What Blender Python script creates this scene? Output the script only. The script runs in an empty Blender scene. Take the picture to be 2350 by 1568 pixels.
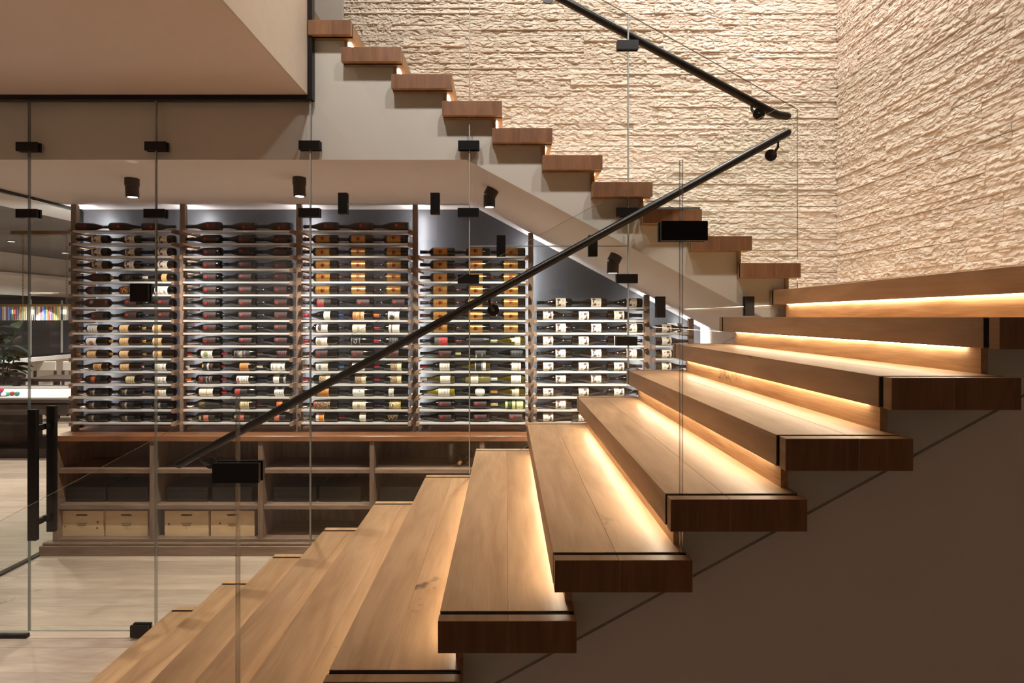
import bpy, bmesh, math, random
import numpy as np
from mathutils import Vector, Matrix, Euler

R = math.radians
rnd = random.Random(7)
scene = bpy.context.scene
col = scene.collection

# ------------------------------------------------------------------ camera
F = 1200.0                     # focal length in pixels of the 2350 x 1568 frame
VX, VY = 1160.0, 728.0         # where the straight-ahead direction falls in the frame
RISE = 0.152
EYE = 12 * RISE                # camera height above the floor
cd = bpy.data.cameras.new('camera'); cam = bpy.data.objects.new('camera', cd); col.objects.link(cam)
cam.location = (0, 0, EYE); cam.rotation_euler = (R(90), 0, 0)
cd.sensor_width = 36.0; cd.lens = 36.0 * F / 2350.0
cd.shift_x = (1175 - VX) / 2350.0; cd.shift_y = -(784 - VY) / 2350.0
cd.clip_start = 0.05; cd.clip_end = 60
scene.camera = cam

# ------------------------------------------------------------------ world, exposure
w = bpy.data.worlds.new('world'); scene.world = w; w.use_nodes = True
w.node_tree.nodes['Background'].inputs[0].default_value = (0.9, 0.8, 0.7, 1)
w.node_tree.nodes['Background'].inputs[1].default_value = 0.02
vs = scene.view_settings
scene.display_settings.display_device = 'sRGB'
vs.view_transform = 'Standard'; vs.look = 'None'; vs.gamma = 1.0; vs.use_curve_mapping = False
vs.exposure = 0.0
cy = scene.cycles
cy.max_bounces = 8; cy.diffuse_bounces = 4; cy.glossy_bounces = 3; cy.transmission_bounces = 4; cy.transparent_max_bounces = 12
cy.caustics_reflective = False; cy.caustics_refractive = False

# light levels, all tuned here
LED_TREAD = 36.0
LED_TREAD_COL = (1.0, 0.85, 0.65)
LED_RACK = 115.0
WASH = 295.0
WASH_COL = (1.0, 0.92, 0.85)
WINE_SPOT = 165.0
HALL_FILL = 430.0
HALL_COL = (1.0, 0.91, 0.86)
VOID = 60.0
STAIR_FILL = 118.0
REAR_FILL = 130.0
GAMES = 390.0

# ------------------------------------------------------------------ helpers
def srgb(h):
    h = h.lstrip('#'); o = []
    for i in (0, 2, 4):
        c = int(h[i:i+2], 16) / 255.0
        o.append(c / 12.92 if c <= 0.04045 else ((c + 0.055) / 1.055) ** 2.4)
    return (o[0], o[1], o[2], 1.0)

def P(px, py, Y):
    return Vector(((px - VX) * Y / F, Y, EYE - (py - VY) * Y / F))
def PX(px, Y): return (px - VX) * Y / F
def PZ(py, Y): return EYE - (py - VY) * Y / F

WL = {}
def place(o, loc, parent=None):
    loc = Vector(loc)
    WL[o.name] = loc.copy()
    if parent is not None:
        o.parent = parent
        o.location = loc - WL[parent.name]
    else:
        o.location = loc
    return o

def obj(name, me, mats, loc=(0, 0, 0), parent=None):
    if mats is not None:
        if not isinstance(mats, (list, tuple)): mats = [mats]
        if len(me.materials) == 0:
            for m in mats: me.materials.append(m)
    o = bpy.data.objects.new(name, me); col.objects.link(o)
    return place(o, loc, parent)

def empty(name, loc, parent=None):
    o = bpy.data.objects.new(name, None); col.objects.link(o)
    o.empty_display_size = 0.1
    return place(o, loc, parent)

def tag(o, label, cat, group=None):
    o['label'] = label; o['category'] = cat
    if group: o['group'] = group
    return o
def struct(o):
    o['kind'] = 'structure'; return o

BOXC = {}
def box_mesh(sx, sy, sz, bev=0.0, matname=''):
    key = (round(sx, 5), round(sy, 5), round(sz, 5), round(bev, 5), matname)
    if key in BOXC: return BOXC[key]
    bm = bmesh.new(); bmesh.ops.create_cube(bm, size=1.0)
    for v in bm.verts: v.co = Vector((v.co.x * sx, v.co.y * sy, v.co.z * sz))
    if bev > 0:
        bmesh.ops.bevel(bm, geom=list(bm.edges), offset=bev, segments=1, affect='EDGES')
    me = bpy.data.meshes.new('box'); bm.to_mesh(me); bm.free()
    BOXC[key] = me
    return me
def box(name, x, y, z, mat, parent=None, bev=0.0):
    me = box_mesh(x[1] - x[0], y[1] - y[0], z[1] - z[0], bev, mat.name)
    return obj(name, me, mat, ((x[0] + x[1]) / 2, (y[0] + y[1]) / 2, (z[0] + z[1]) / 2), parent)

def bm_box(bm, x, y, z):
    r = bmesh.ops.create_cube(bm, size=1.0)
    for v in r['verts']:
        v.co = Vector(((x[0] + x[1]) / 2 + v.co.x * (x[1] - x[0]),
                       (y[0] + y[1]) / 2 + v.co.y * (y[1] - y[0]),
                       (z[0] + z[1]) / 2 + v.co.z * (z[1] - z[0])))
    return r['verts']
def from_bm(name, bm, mat, loc=(0, 0, 0), parent=None, smooth=False):
    me = bpy.data.meshes.new(name); bm.to_mesh(me); bm.free()
    if smooth:
        for p in me.polygons: p.use_smooth = True
    return obj(name, me, mat, loc, parent)

def prism(name, pts, y0, y1, mats, parent=None, axis='Y', edge=False):
    """polygon pts (a, z) extruded along Y (or along X when axis == 'X')"""
    cx = sum(p[0] for p in pts) / len(pts); cz = min(p[1] for p in pts)
    n = len(pts); vs_ = []
    ym = (y0 + y1) / 2
    for yy in (y0 - ym, y1 - ym):
        for a, z in pts:
            vs_.append((a - cx, yy, z - cz) if axis == 'Y' else (yy, a - cx, z - cz))
    fs = [tuple(range(n)), tuple(range(2 * n - 1, n - 1, -1))]
    for i in range(n):
        j = (i + 1) % n
        fs.append((i, n + i, n + j, j))
    me = bpy.data.meshes.new(name); me.from_pydata(vs_, [], fs)
    if not isinstance(mats, (list, tuple)): mats = [mats]
    for m in mats: me.materials.append(m)
    if edge:
        for i, p in enumerate(me.polygons): p.material_index = 0 if i < 2 else 1
    bm = bmesh.new(); bm.from_mesh(me); bmesh.ops.recalc_face_normals(bm, faces=bm.faces); bm.to_mesh(me); bm.free()
    loc = (cx, ym, cz) if axis == 'Y' else (ym, cx, cz)
    return obj(name, me, None, loc, parent)

def tube(name, pts, r, mat, parent=None, seg=14, caps=True, closed=False):
    pts = [Vector(p) for p in pts]; o0 = pts[0].copy()
    rings = []
    path = [(p, r) for p in pts]
    if caps and not closed:
        d0 = (pts[0] - pts[1]).normalized(); d1 = (pts[-1] - pts[-2]).normalized()
        pre = [(pts[0] + d0 * r * math.sin(a), max(r * math.cos(a), 1e-4)) for a in (R(88), R(60), R(30))]
        post = [(pts[-1] + d1 * r * math.sin(a), max(r * math.cos(a), 1e-4)) for a in (R(30), R(60), R(88))]
        path = pre + path + post
    n = len(path); verts = []; faces = []
    up = Vector((0, 0, 1))
    for i, (p, rr) in enumerate(path):
        if closed: d = path[(i + 1) % n][0] - path[i - 1][0]
        else: d = path[min(i + 1, n - 1)][0] - path[max(i - 1, 0)][0]
        d.normalize()
        u = up.cross(d)
        if u.length < 1e-3: u = Vector((1, 0, 0)).cross(d)
        u.normalize(); v = d.cross(u)
        for k in range(seg):
            a = 2 * math.pi * k / seg
            verts.append(p - o0 + u * (rr * math.cos(a)) + v * (rr * math.sin(a)))
    m = n if closed else n - 1
    for i in range(m):
        i2 = (i + 1) % n
        for k in range(seg):
            k2 = (k + 1) % seg
            faces.append((i * seg + k, i * seg + k2, i2 * seg + k2, i2 * seg + k))
    if not closed:
        faces.append(tuple(range(seg - 1, -1, -1))); faces.append(tuple((n - 1) * seg + k for k in range(seg)))
    me = bpy.data.meshes.new(name); me.from_pydata(verts, [], faces)
    for p in me.polygons: p.use_smooth = True
    return obj(name, me, mat, o0, parent)

def disc(name, c, nrm, r, t, mat, parent=None, seg=28):
    bm = bmesh.new()
    bmesh.ops.create_cone(bm, cap_ends=True, segments=seg, radius1=r, radius2=r, depth=t)
    q = Vector((0, 0, 1)).rotation_difference(Vector(nrm).normalized())
    bmesh.ops.rotate(bm, verts=bm.verts, cent=(0, 0, 0), matrix=q.to_matrix())
    return from_bm(name, bm, mat, c, parent)

def text_mesh(body, size, mat, name='print', align='CENTER', extrude=0.0004):
    cu = bpy.data.curves.new(name, 'FONT'); cu.body = body; cu.size = size; cu.align_x = align; cu.align_y = 'CENTER'
    cu.extrude = extrude; cu.resolution_u = 2; cu.space_line = 0.9
    t = bpy.data.objects.new(name, cu); col.objects.link(t)
    dg = bpy.context.evaluated_depsgraph_get(); dg.update()
    me = bpy.data.meshes.new_from_object(t.evaluated_get(dg))
    bpy.data.objects.remove(t); bpy.data.curves.remove(cu)
    me.materials.clear(); me.materials.append(mat)
    return me

# ------------------------------------------------------------------ materials
def new_mat(name):
    m = bpy.data.materials.new(name); m.use_nodes = True
    nt = m.node_tree
    b = nt.nodes['Principled BSDF']
    return m, nt, b
def L(nt, a, b): nt.links.new(a, b)
def N(nt, t, **kw):
    n = nt.nodes.new(t)
    for k, v in kw.items(): setattr(n, k, v)
    return n
def plain(name, c, rough=0.5, metal=0.0, spec=0.5, noise=0.0, nscale=8.0, bump=0.0):
    m, nt, b = new_mat(name)
    if isinstance(c, str): c = srgb(c)
    b.inputs['Base Color'].default_value = c
    b.inputs['Roughness'].default_value = rough; b.inputs['Metallic'].default_value = metal
    b.inputs['Specular IOR Level'].default_value = spec
    if noise or bump:
        tc = N(nt, 'ShaderNodeTexCoord'); nz = N(nt, 'ShaderNodeTexNoise')
        nz.inputs['Scale'].default_value = nscale; nz.inputs['Detail'].default_value = 6
        L(nt, tc.outputs['Object'], nz.inputs['Vector'])
        if noise:
            mx = N(nt, 'ShaderNodeMix', data_type='RGBA')
            mx.inputs[6].default_value = tuple(x * (1 - noise) for x in c[:3]) + (1,)
            mx.inputs[7].default_value = tuple(min(1, x * (1 + noise)) for x in c[:3]) + (1,)
            L(nt, nz.outputs['Fac'], mx.inputs[0]); L(nt, mx.outputs[2], b.inputs['Base Color'])
        if bump:
            bp = N(nt, 'ShaderNodeBump'); bp.inputs['Strength'].default_value = bump; bp.inputs['Distance'].default_value = 0.002
            L(nt, nz.outputs['Fac'], bp.inputs['Height']); L(nt, bp.outputs['Normal'], b.inputs['Normal'])
    return m
def emit(name, c, s):
    m, nt, b = new_mat(name)
    b.inputs['Base Color'].default_value = (0.8, 0.8, 0.8, 1)
    b.inputs['Emission Color'].default_value = tuple(c[:3]) + (1,)
    b.inputs['Emission Strength'].default_value = s
    return m

def wood(name, dark, light, knot, axis='Y', rough=0.45, grain=1.0, knots=0.5, spec=0.35, contrast=1.0):
    m, nt, b = new_mat(name)
    dark, light, knot = srgb(dark), srgb(light), srgb(knot)
    tc = N(nt, 'ShaderNodeTexCoord'); oi = N(nt, 'ShaderNodeObjectInfo')
    mul = N(nt, 'ShaderNodeVectorMath', operation='SCALE'); mul.inputs[0].default_value = (37.0, 53.0, 71.0)
    L(nt, oi.outputs['Random'], mul.inputs['Scale'])
    add = N(nt, 'ShaderNodeVectorMath', operation='ADD')
    L(nt, tc.outputs['Object'], add.inputs[0]); L(nt, mul.outputs[0], add.inputs[1])
    ax = 'XYZ'.index(axis)
    def mapped(along, cross):
        s = [cross] * 3; s[ax] = along
        mp = N(nt, 'ShaderNodeVectorMath', operation='MULTIPLY'); mp.inputs[1].default_value = s
        L(nt, add.outputs[0], mp.inputs[0]); return mp.outputs[0]
    # broad figure
    n1 = N(nt, 'ShaderNodeTexNoise'); n1.inputs['Scale'].default_value = 1.0; n1.inputs['Detail'].default_value = 3
    n1.inputs['Distortion'].default_value = 1.2
    L(nt, mapped(1.6, 11.0), n1.inputs['Vector'])
    # cathedral rings
    wv = N(nt, 'ShaderNodeTexNoise'); wv.inputs['Scale'].default_value = 1.0; wv.inputs['Detail'].default_value = 2
    L(nt, mapped(0.9, 5.0), wv.inputs['Vector'])
    ms = N(nt, 'ShaderNodeMath', operation='MULTIPLY'); ms.inputs[1].default_value = 75.0
    L(nt, wv.outputs['Fac'], ms.inputs[0])
    sn = N(nt, 'ShaderNodeMath', operation='SINE'); L(nt, ms.outputs[0], sn.inputs[0])
    # fine pores
    n2 = N(nt, 'ShaderNodeTexNoise'); n2.inputs['Scale'].default_value = 1.0; n2.inputs['Detail'].default_value = 3
    L(nt, mapped(9.0, 260.0), n2.inputs['Vector'])
    # sum
    a1 = N(nt, 'ShaderNodeMath', operation='MULTIPLY_ADD'); a1.inputs[1].default_value = 0.045 * grain; L(nt, sn.outputs[0], a1.inputs[0]); L(nt, n1.outputs['Fac'], a1.inputs[2])
    s2 = N(nt, 'ShaderNodeMath', operation='SUBTRACT'); s2.inputs[1].default_value = 0.5; L(nt, n2.outputs['Fac'], s2.inputs[0])
    a2 = N(nt, 'ShaderNodeMath', operation='MULTIPLY_ADD'); a2.inputs[1].default_value = 0.5 * grain; L(nt, s2.outputs[0], a2.inputs[0]); L(nt, a1.outputs[0], a2.inputs[2])
    mr = N(nt, 'ShaderNodeMapRange'); mr.inputs['From Min'].default_value = 0.5 - 0.28 / contrast; mr.inputs['From Max'].default_value = 0.5 + 0.22 / contrast
    L(nt, a2.outputs[0], mr.inputs['Value'])
    mx = N(nt, 'ShaderNodeMix', data_type='RGBA'); mx.inputs[6].default_value = dark; mx.inputs[7].default_value = light
    L(nt, mr.outputs['Result'], mx.inputs[0])
    # per-board tone
    hv = N(nt, 'ShaderNodeHueSaturation')
    vr = N(nt, 'ShaderNodeMapRange'); vr.inputs['To Min'].default_value = 0.88; vr.inputs['To Max'].default_value = 1.1
    L(nt, oi.outputs['Random'], vr.inputs['Value']); L(nt, vr.outputs['Result'], hv.inputs['Value'])
    L(nt, mx.outputs[2], hv.inputs['Color'])
    out = hv.outputs['Color']
    if knots > 0:
        dn = N(nt, 'ShaderNodeTexNoise'); dn.inputs['Scale'].default_value = 14; L(nt, add.outputs[0], dn.inputs['Vector'])
        dm = N(nt, 'ShaderNodeVectorMath', operation='SCALE'); dm.inputs['Scale'].default_value = 0.8; L(nt, dn.outputs['Color'], dm.inputs[0])
        da = N(nt, 'ShaderNodeVectorMath', operation='ADD'); L(nt, mapped(1.6, 3.4), da.inputs[0]); L(nt, dm.outputs[0], da.inputs[1])
        vo = N(nt, 'ShaderNodeTexVoronoi'); vo.inputs['Scale'].default_value = 1.0; L(nt, da.outputs[0], vo.inputs['Vector'])
        kr = N(nt, 'ShaderNodeMapRange'); kr.inputs['From Min'].default_value = 0.16; kr.inputs['From Max'].default_value = 0.05
        L(nt, vo.outputs['Distance'], kr.inputs['Value'])
        sp = N(nt, 'ShaderNodeSeparateColor'); L(nt, vo.outputs['Color'], sp.inputs[0])
        gt = N(nt, 'ShaderNodeMath', operation='LESS_THAN'); gt.inputs[1].default_value = knots; L(nt, sp.outputs[0], gt.inputs[0])
        km = N(nt, 'ShaderNodeMath', operation='MULTIPLY'); L(nt, kr.outputs['Result'], km.inputs[0]); L(nt, gt.outputs[0], km.inputs[1])
        km2 = N(nt, 'ShaderNodeMath', operation='MULTIPLY'); km2.inputs[1].default_value = 0.75; L(nt, km.outputs[0], km2.inputs[0])
        kx = N(nt, 'ShaderNodeMix', data_type='RGBA'); kx.inputs[7].default_value = knot
        L(nt, km2.outputs[0], kx.inputs[0]); L(nt, out, kx.inputs[6]); out = kx.outputs[2]
    L(nt, out, b.inputs['Base Color'])
    b.inputs['Roughness'].default_value = rough; b.inputs['Specular IOR Level'].default_value = spec
    return m

def glass_mat(name, tint=(0.965, 0.985, 0.975)):
    m = bpy.data.materials.new(name); m.use_nodes = True; nt = m.node_tree
    for n in list(nt.nodes): nt.nodes.remove(n)
    o = N(nt, 'ShaderNodeOutputMaterial'); t = N(nt, 'ShaderNodeBsdfTransparent'); t.inputs[0].default_value = tint + (1,)
    g = N(nt, 'ShaderNodeBsdfGlossy'); g.inputs['Roughness'].default_value = 0.0
    lw = N(nt, 'ShaderNodeLayerWeight'); lw.inputs['Blend'].default_value = 0.5
    pw = N(nt, 'ShaderNodeMath', operation='POWER'); pw.inputs[1].default_value = 5.0; L(nt, lw.outputs['Facing'], pw.inputs[0])
    fr = N(nt, 'ShaderNodeMath', operation='MULTIPLY_ADD'); fr.inputs[1].default_value = 0.7; fr.inputs[2].default_value = 0.03; L(nt, pw.outputs[0], fr.inputs[0])
    mx = N(nt, 'ShaderNodeMixShader'); L(nt, fr.outputs[0], mx.inputs[0]); L(nt, t.outputs[0], mx.inputs[1]); L(nt, g.outputs[0], mx.inputs[2])
    L(nt, mx.outputs[0], o.inputs[0])
    return m

def stone_mat(name):
    m, nt, b = new_mat(name)
    tc = N(nt, 'ShaderNodeTexCoord'); oi = N(nt, 'ShaderNodeObjectInfo')
    mul = N(nt, 'ShaderNodeVectorMath', operation='SCALE'); mul.inputs[0].default_value = (37.0, 53.0, 71.0)
    L(nt, oi.outputs['Random'], mul.inputs['Scale'])
    add = N(nt, 'ShaderNodeVectorMath', operation='ADD'); L(nt, tc.outputs['Object'], add.inputs[0]); L(nt, mul.outputs[0], add.inputs[1])
    n1 = N(nt, 'ShaderNodeTexNoise'); n1.inputs['Scale'].default_value = 18; n1.inputs['Detail'].default_value = 4; n1.inputs['Roughness'].default_value = 0.65
    L(nt, add.outputs[0], n1.inputs['Vector'])
    rp = N(nt, 'ShaderNodeValToRGB')
    rp.color_ramp.elements[0].position = 0.28; rp.color_ramp.elements[0].color = srgb('#d2c4b4')
    rp.color_ramp.elements[1].position = 0.72; rp.color_ramp.elements[1].color = srgb('#efe6db')
    L(nt, n1.outputs['Fac'], rp.inputs[0])
    hv = N(nt, 'ShaderNodeHueSaturation'); vr = N(nt, 'ShaderNodeMapRange'); vr.inputs['To Min'].default_value = 0.93; vr.inputs['To Max'].default_value = 1.05
    L(nt, oi.outputs['Random'], vr.inputs['Value']); L(nt, vr.outputs['Result'], hv.inputs['Value']); L(nt, rp.outputs[0], hv.inputs['Color'])
    L(nt, hv.outputs[0], b.inputs['Base Color'])
    b.inputs['Roughness'].default_value = 0.85; b.inputs['Specular IOR Level'].default_value = 0.2
    n2 = N(nt, 'ShaderNodeTexNoise'); n2.inputs['Scale'].default_value = 90; n2.inputs['Detail'].default_value = 5; n2.inputs['Roughness'].default_value = 0.7
    L(nt, add.outputs[0], n2.inputs['Vector'])
    bp = N(nt, 'ShaderNodeBump'); bp.inputs['Strength'].default_value = 0.55; bp.inputs['Distance'].default_value = 0.004
    L(nt, n2.outputs['Fac'], bp.inputs['Height']); L(nt, bp.outputs['Normal'], b.inputs['Normal'])
    return m

M = {}
M['white'] = plain('white_plaster', '#e1d8d2', 0.75, noise=0.02, nscale=3, bump=0.05)
M['soffit'] = plain('soffit_plaster', '#dfd4cd', 0.75, noise=0.02, nscale=3)
M['beige'] = plain('beige_plaster', '#d8d0bf', 0.8, noise=0.06, nscale=14, bump=0.2)
M['grey_wall'] = plain('grey_plaster', '#b9b2ac', 0.8, noise=0.03)
M['dark_ceiling'] = plain('grey_ceiling_paint', '#6f6863', 0.8, noise=0.03)
M['rear'] = plain('taupe_panel', '#a89c92', 0.8)
M['black'] = plain('black_metal', '#070606', 0.4, 0.0, 0.35)
M['black_soft'] = plain('black_rail_metal', '#151312', 0.32, 0.35, 0.5)
M['bronze'] = plain('dark_bronze_metal', '#2c2623', 0.42, 0.3)
M['seal'] = plain('black_seal', '#020202', 0.7, 0.0, 0.1)
M['glass'] = glass_mat('clear_glass')
M['glass_edge'] = plain('glass_edge', '#6c7773', 0.15, 0.0, 1.0)
_b = M['glass_edge'].node_tree.nodes['Principled BSDF']; _b.inputs['Alpha'].default_value = 0.8
M['oak'] = wood('tread_oak', '#9f7956', '#bc9772', '#4c3c2f', 'Y', 0.42, 0.8, 0.22)
M['oakz'] = wood('tread_oak_end', '#6d4c34', '#8b6446', '#3a2819', 'Z', 0.5, 1.2, 0.0)
M['oakriser'] = wood('riser_oak', '#a27850', '#c8a078', '#4c3826', 'Y', 0.42, 1.6, 0.35)
M['floor'] = wood('floor_oak', '#9e8878', '#bca896', '#665c54', 'X', 0.38, 0.9, 0.55)
M['walnut'] = wood('cabinet_walnut', '#66503f', '#8a7060', '#33231a', 'X', 0.45, 1.0, 0.1)
M['walnutz'] = wood('cabinet_walnut_upright', '#66503f', '#8a7060', '#33231a', 'Z', 0.45, 1.0, 0.1)
M['worktop'] = wood('worktop_walnut', '#5e3c28', '#8c5c3d', '#3a2114', 'X', 0.28, 1.0, 0.1, 0.5)
M['rackwood'] = wood('rack_walnut', '#7a5e4c', '#9e826e', '#3a281c', 'Y', 0.45, 1.0, 0.0)
M['post'] = wood('post_walnut', '#7a6557', '#9b8676', '#4a3a30', 'Z', 0.45, 1.0, 0.0)
M['pine'] = wood('crate_pine', '#cdab82', '#dfc29a', '#8a5638', 'X', 0.55, 0.8, 0.3)
M['shelf'] = plain('pale_shelf_metal', '#d9d4cf', 0.35, 0.15)
M['backpanel'] = plain('grey_rack_back_panel', '#454447', 0.42, 0.25, 0.5, noise=0.05, nscale=4)
M['stone'] = stone_mat('split_face_limestone')
M['ink'] = plain('brown_ink', '#4a2c16', 0.7)
M['led_tread'] = emit('warm_led', LED_TREAD_COL, LED_TREAD)
M['led_rack'] = emit('white_led', (0.96, 0.95, 1.0), LED_RACK)
M['lamp_white'] = emit('lamp_lens', (1.0, 0.96, 0.9), 30.0)
M['lamp_down'] = emit('downlight_lens', (1.0, 0.88, 0.72), 3.0)
M['lamp_warm'] = emit('warm_lamp_lens', (1.0, 0.8, 0.55), 14.0)

for k in ('lamp_white', 'lamp_warm', 'lamp_down'): M[k].cycles.emission_sampling = 'NONE'   # tiny lenses beside light objects

def lamp(kind, name, loc, energy, color, parent=None, target=None, **kw):
    ld = bpy.data.lights.new(name, kind); ld.energy = energy; ld.color = color
    for k, v in kw.items(): setattr(ld, k, v)
    o = bpy.data.objects.new(name, ld); col.objects.link(o)
    place(o, loc, parent)
    if target is not None:
        d = Vector(target) - Vector(loc)
        o.rotation_euler = d.to_track_quat('-Z', 'Y').to_euler()
    return o

# ------------------------------------------------------------------ key planes (metres)
YN0, YN1 = 1.307, 1.336        # near end caps of the lower treads
YG_NEAR = 1.344                # near glass
YWALL = 1.405                  # white side wall of the lower flight
YG = 2.976                     # glass between the flights
YSTR = 3.01                    # white side wall of the upper flight
YBACK = 4.40                   # back wall of the wine room
YSTONE = 4.65                  # stone wall
XSTONE = 2.95
XSIDE = -3.57                  # glass side wall of the wine room
ZCEIL = EYE + 0.906            # wine room ceiling
ZSOFF = EYE + 1.258            # hall soffit
TT = 0.081                     # tread thickness
def soff(x): return EYE + 0.80 - 0.533 * (x + 0.025)
XFLAT = -0.223
XEND = 1.64

# ================================================================== ROOM SHELL
fl = struct(box('floor', (-9.3, 3.2), (-2.7, 11.3), (-0.16, -0.012), M['floor']))
def boards(x0, x1, ya, yb, wid, lens):
    y = ya; k = 0
    while y < yb - 0.02:
        x = x0 - rnd.uniform(0, lens * 0.8)
        ww = min(wid, yb - y)
        while x < x1:
            a, b_ = max(x, x0), min(x + lens, x1)
            if b_ - a > 0.03:
                box('floor_board', (a + 0.0006, b_ - 0.0006), (y + 0.0006, y + ww - 0.0006), (-0.012, 0.0), M['floor'], fl)
            x += lens
        y += wid; k += 1
boards(-5.6, -0.3, 1.45, 4.05, 0.205, 2.3)
boards(-9.2, XSIDE - 0.02, 4.05, 11.2, 0.205, 2.6)

struct(box('ceiling', (-6.2, XSTONE + 0.2), (-2.7, 4.9), (6.9, 7.05), M['white']))
struct(box('wall_rear', (-9.3, XSTONE + 0.2), (-2.75, -2.6), (0, 6.9), M['rear']))
struct(box('wall_left', (-6.2, -6.1), (-2.6, 3.3), (0, 6.9), M['white']))
# hall soffit / upper floor slab with beige side
slab = struct(box('ceiling_hall', (-6.1, -1.135), (-2.6, 2.955), (ZSOFF, ZSOFF + 0.03), M['soffit']))
struct(box('wall_slab_side', (-1.135, -1.12), (-2.6, 2.955), (ZSOFF, EYE + 1.824), M['beige']))
struct(box('floor_upper', (-6.1, -1.135), (-2.6, YSTONE), (EYE + 1.76, EYE + 1.824), M['walnut']))
struct(box('wall_upper', (-6.1, -1.45), (YSTONE, YSTONE + 0.1), (EYE + 1.8, 6.9), M['grey_wall']))
struct(box('wall_upper_left', (-6.1, -6.0), (3.3, YSTONE), (EYE + 1.824, 6.9), M['grey_wall']))
# black trims of the glass wall
struct(box('trim_1', (-3.6, -1.093), (2.955, 2.995), (ZSOFF - 0.026, ZSOFF), M['black']))
struct(box('trim_2', (-1.12, -1.093), (2.955, 2.995), (ZSOFF, EYE + 2.4), M['black']))
# wine room
struct(box('wall_wine_back', (XSIDE, XEND), (YBACK, YBACK + 0.08), (0, ZCEIL + 0.02), M['backpanel']))
struct(box('ceiling_wine', (XSIDE - 0.03, XFLAT), (YSTR + 0.04, YBACK), (ZCEIL, ZCEIL + 0.04), M['soffit']))
struct(prism('ceiling_wine_slope', [(XFLAT, ZCEIL), (XEND, soff(XEND)), (XEND, soff(XEND) + 0.05), (XFLAT, ZCEIL + 0.05)], YSTR + 0.04, YBACK, M['soffit']))
struct(box('wall_wine_end', (XEND - 0.0, XEND + 0.06), (YSTR, YBACK), (0, soff(XEND)), M['soffit']))
# game room
struct(box('wall_games_left', (-9.2, -9.0), (1.0, 11.3), (0, 3.1), M['white']))
struct(box('wall_games_far', (-9.0, -3.4), (11.1, 11.3), (0, 3.1), M['white']))
struct(box('wall_games_right', (XSIDE, XSIDE + 0.1), (YBACK + 0.08, 11.1), (0, 3.1), M['white']))
struct(box('ceiling_games', (-9.0, -4.05), (1.0, 11.1), (EYE + 1.17, EYE + 1.27), M['dark_ceiling']))
struct(box('ceiling_games_edge', (-4.1, XSIDE - 0.03), (1.0, 11.1), (ZCEIL, ZCEIL + 0.37), M['white']))
struct(box('trim_3', (XSIDE - 0.03, XSIDE + 0.01), (YG, YBACK), (ZCEIL - 0.022, ZCEIL), M['black']))
struct(box('trim_4', (XSIDE - 0.02, XSIDE + 0.02), (YG, YBACK), (0.0, 0.018), M['black']))
struct(box('trim_5', (XSIDE - 0.02, XSIDE + 0.02), (YBACK - 0.03, YBACK), (0.018, ZCEIL - 0.022), M['black']))
struct(box('trim_6', (XSIDE - 0.02, PX(64, YG)), (YG - 0.012, YG + 0.012), (0.0, 0.022), M['black']))
# ledge and window on the game room wall
struct(box('trim_7', (-9.0, -8.86), (6.0, 11.1), (EYE + 0.74, EYE + 0.80), M['white']))
win = struct(empty('window_1', (-9.0, 9.6, EYE - 0.75)))
M['night'] = plain('night_window_glass', '#0b0c11', 0.05, 0.0, 0.6)
for (ya, yb) in ((8.0, 9.85), (9.88, 10.55), (10.58, 11.0)):
    box('pane', (-8.99, -8.975), (ya, yb), (EYE - 0.72, EYE + 0.34), M['night'], win)
box('window_frame', (-9.0, -8.95), (7.95, 11.05), (EYE + 0.34, EYE + 0.4), M['black'], win)
box('window_frame', (-9.0, -8.95), (7.95, 11.05), (EYE - 0.76, EYE - 0.72), M['black'], win)
for yy in (9.865, 10.565):
    box('mullion', (-8.985, -8.955), (yy - 0.015, yy + 0.015), (EYE - 0.72, EYE + 0.34), M['grey_wall'], win)
struct(box('trim_8', (-9.0, -8.8), (6.0, 11.1), (EYE - 0.83, EYE - 0.76), M['white']))

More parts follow.
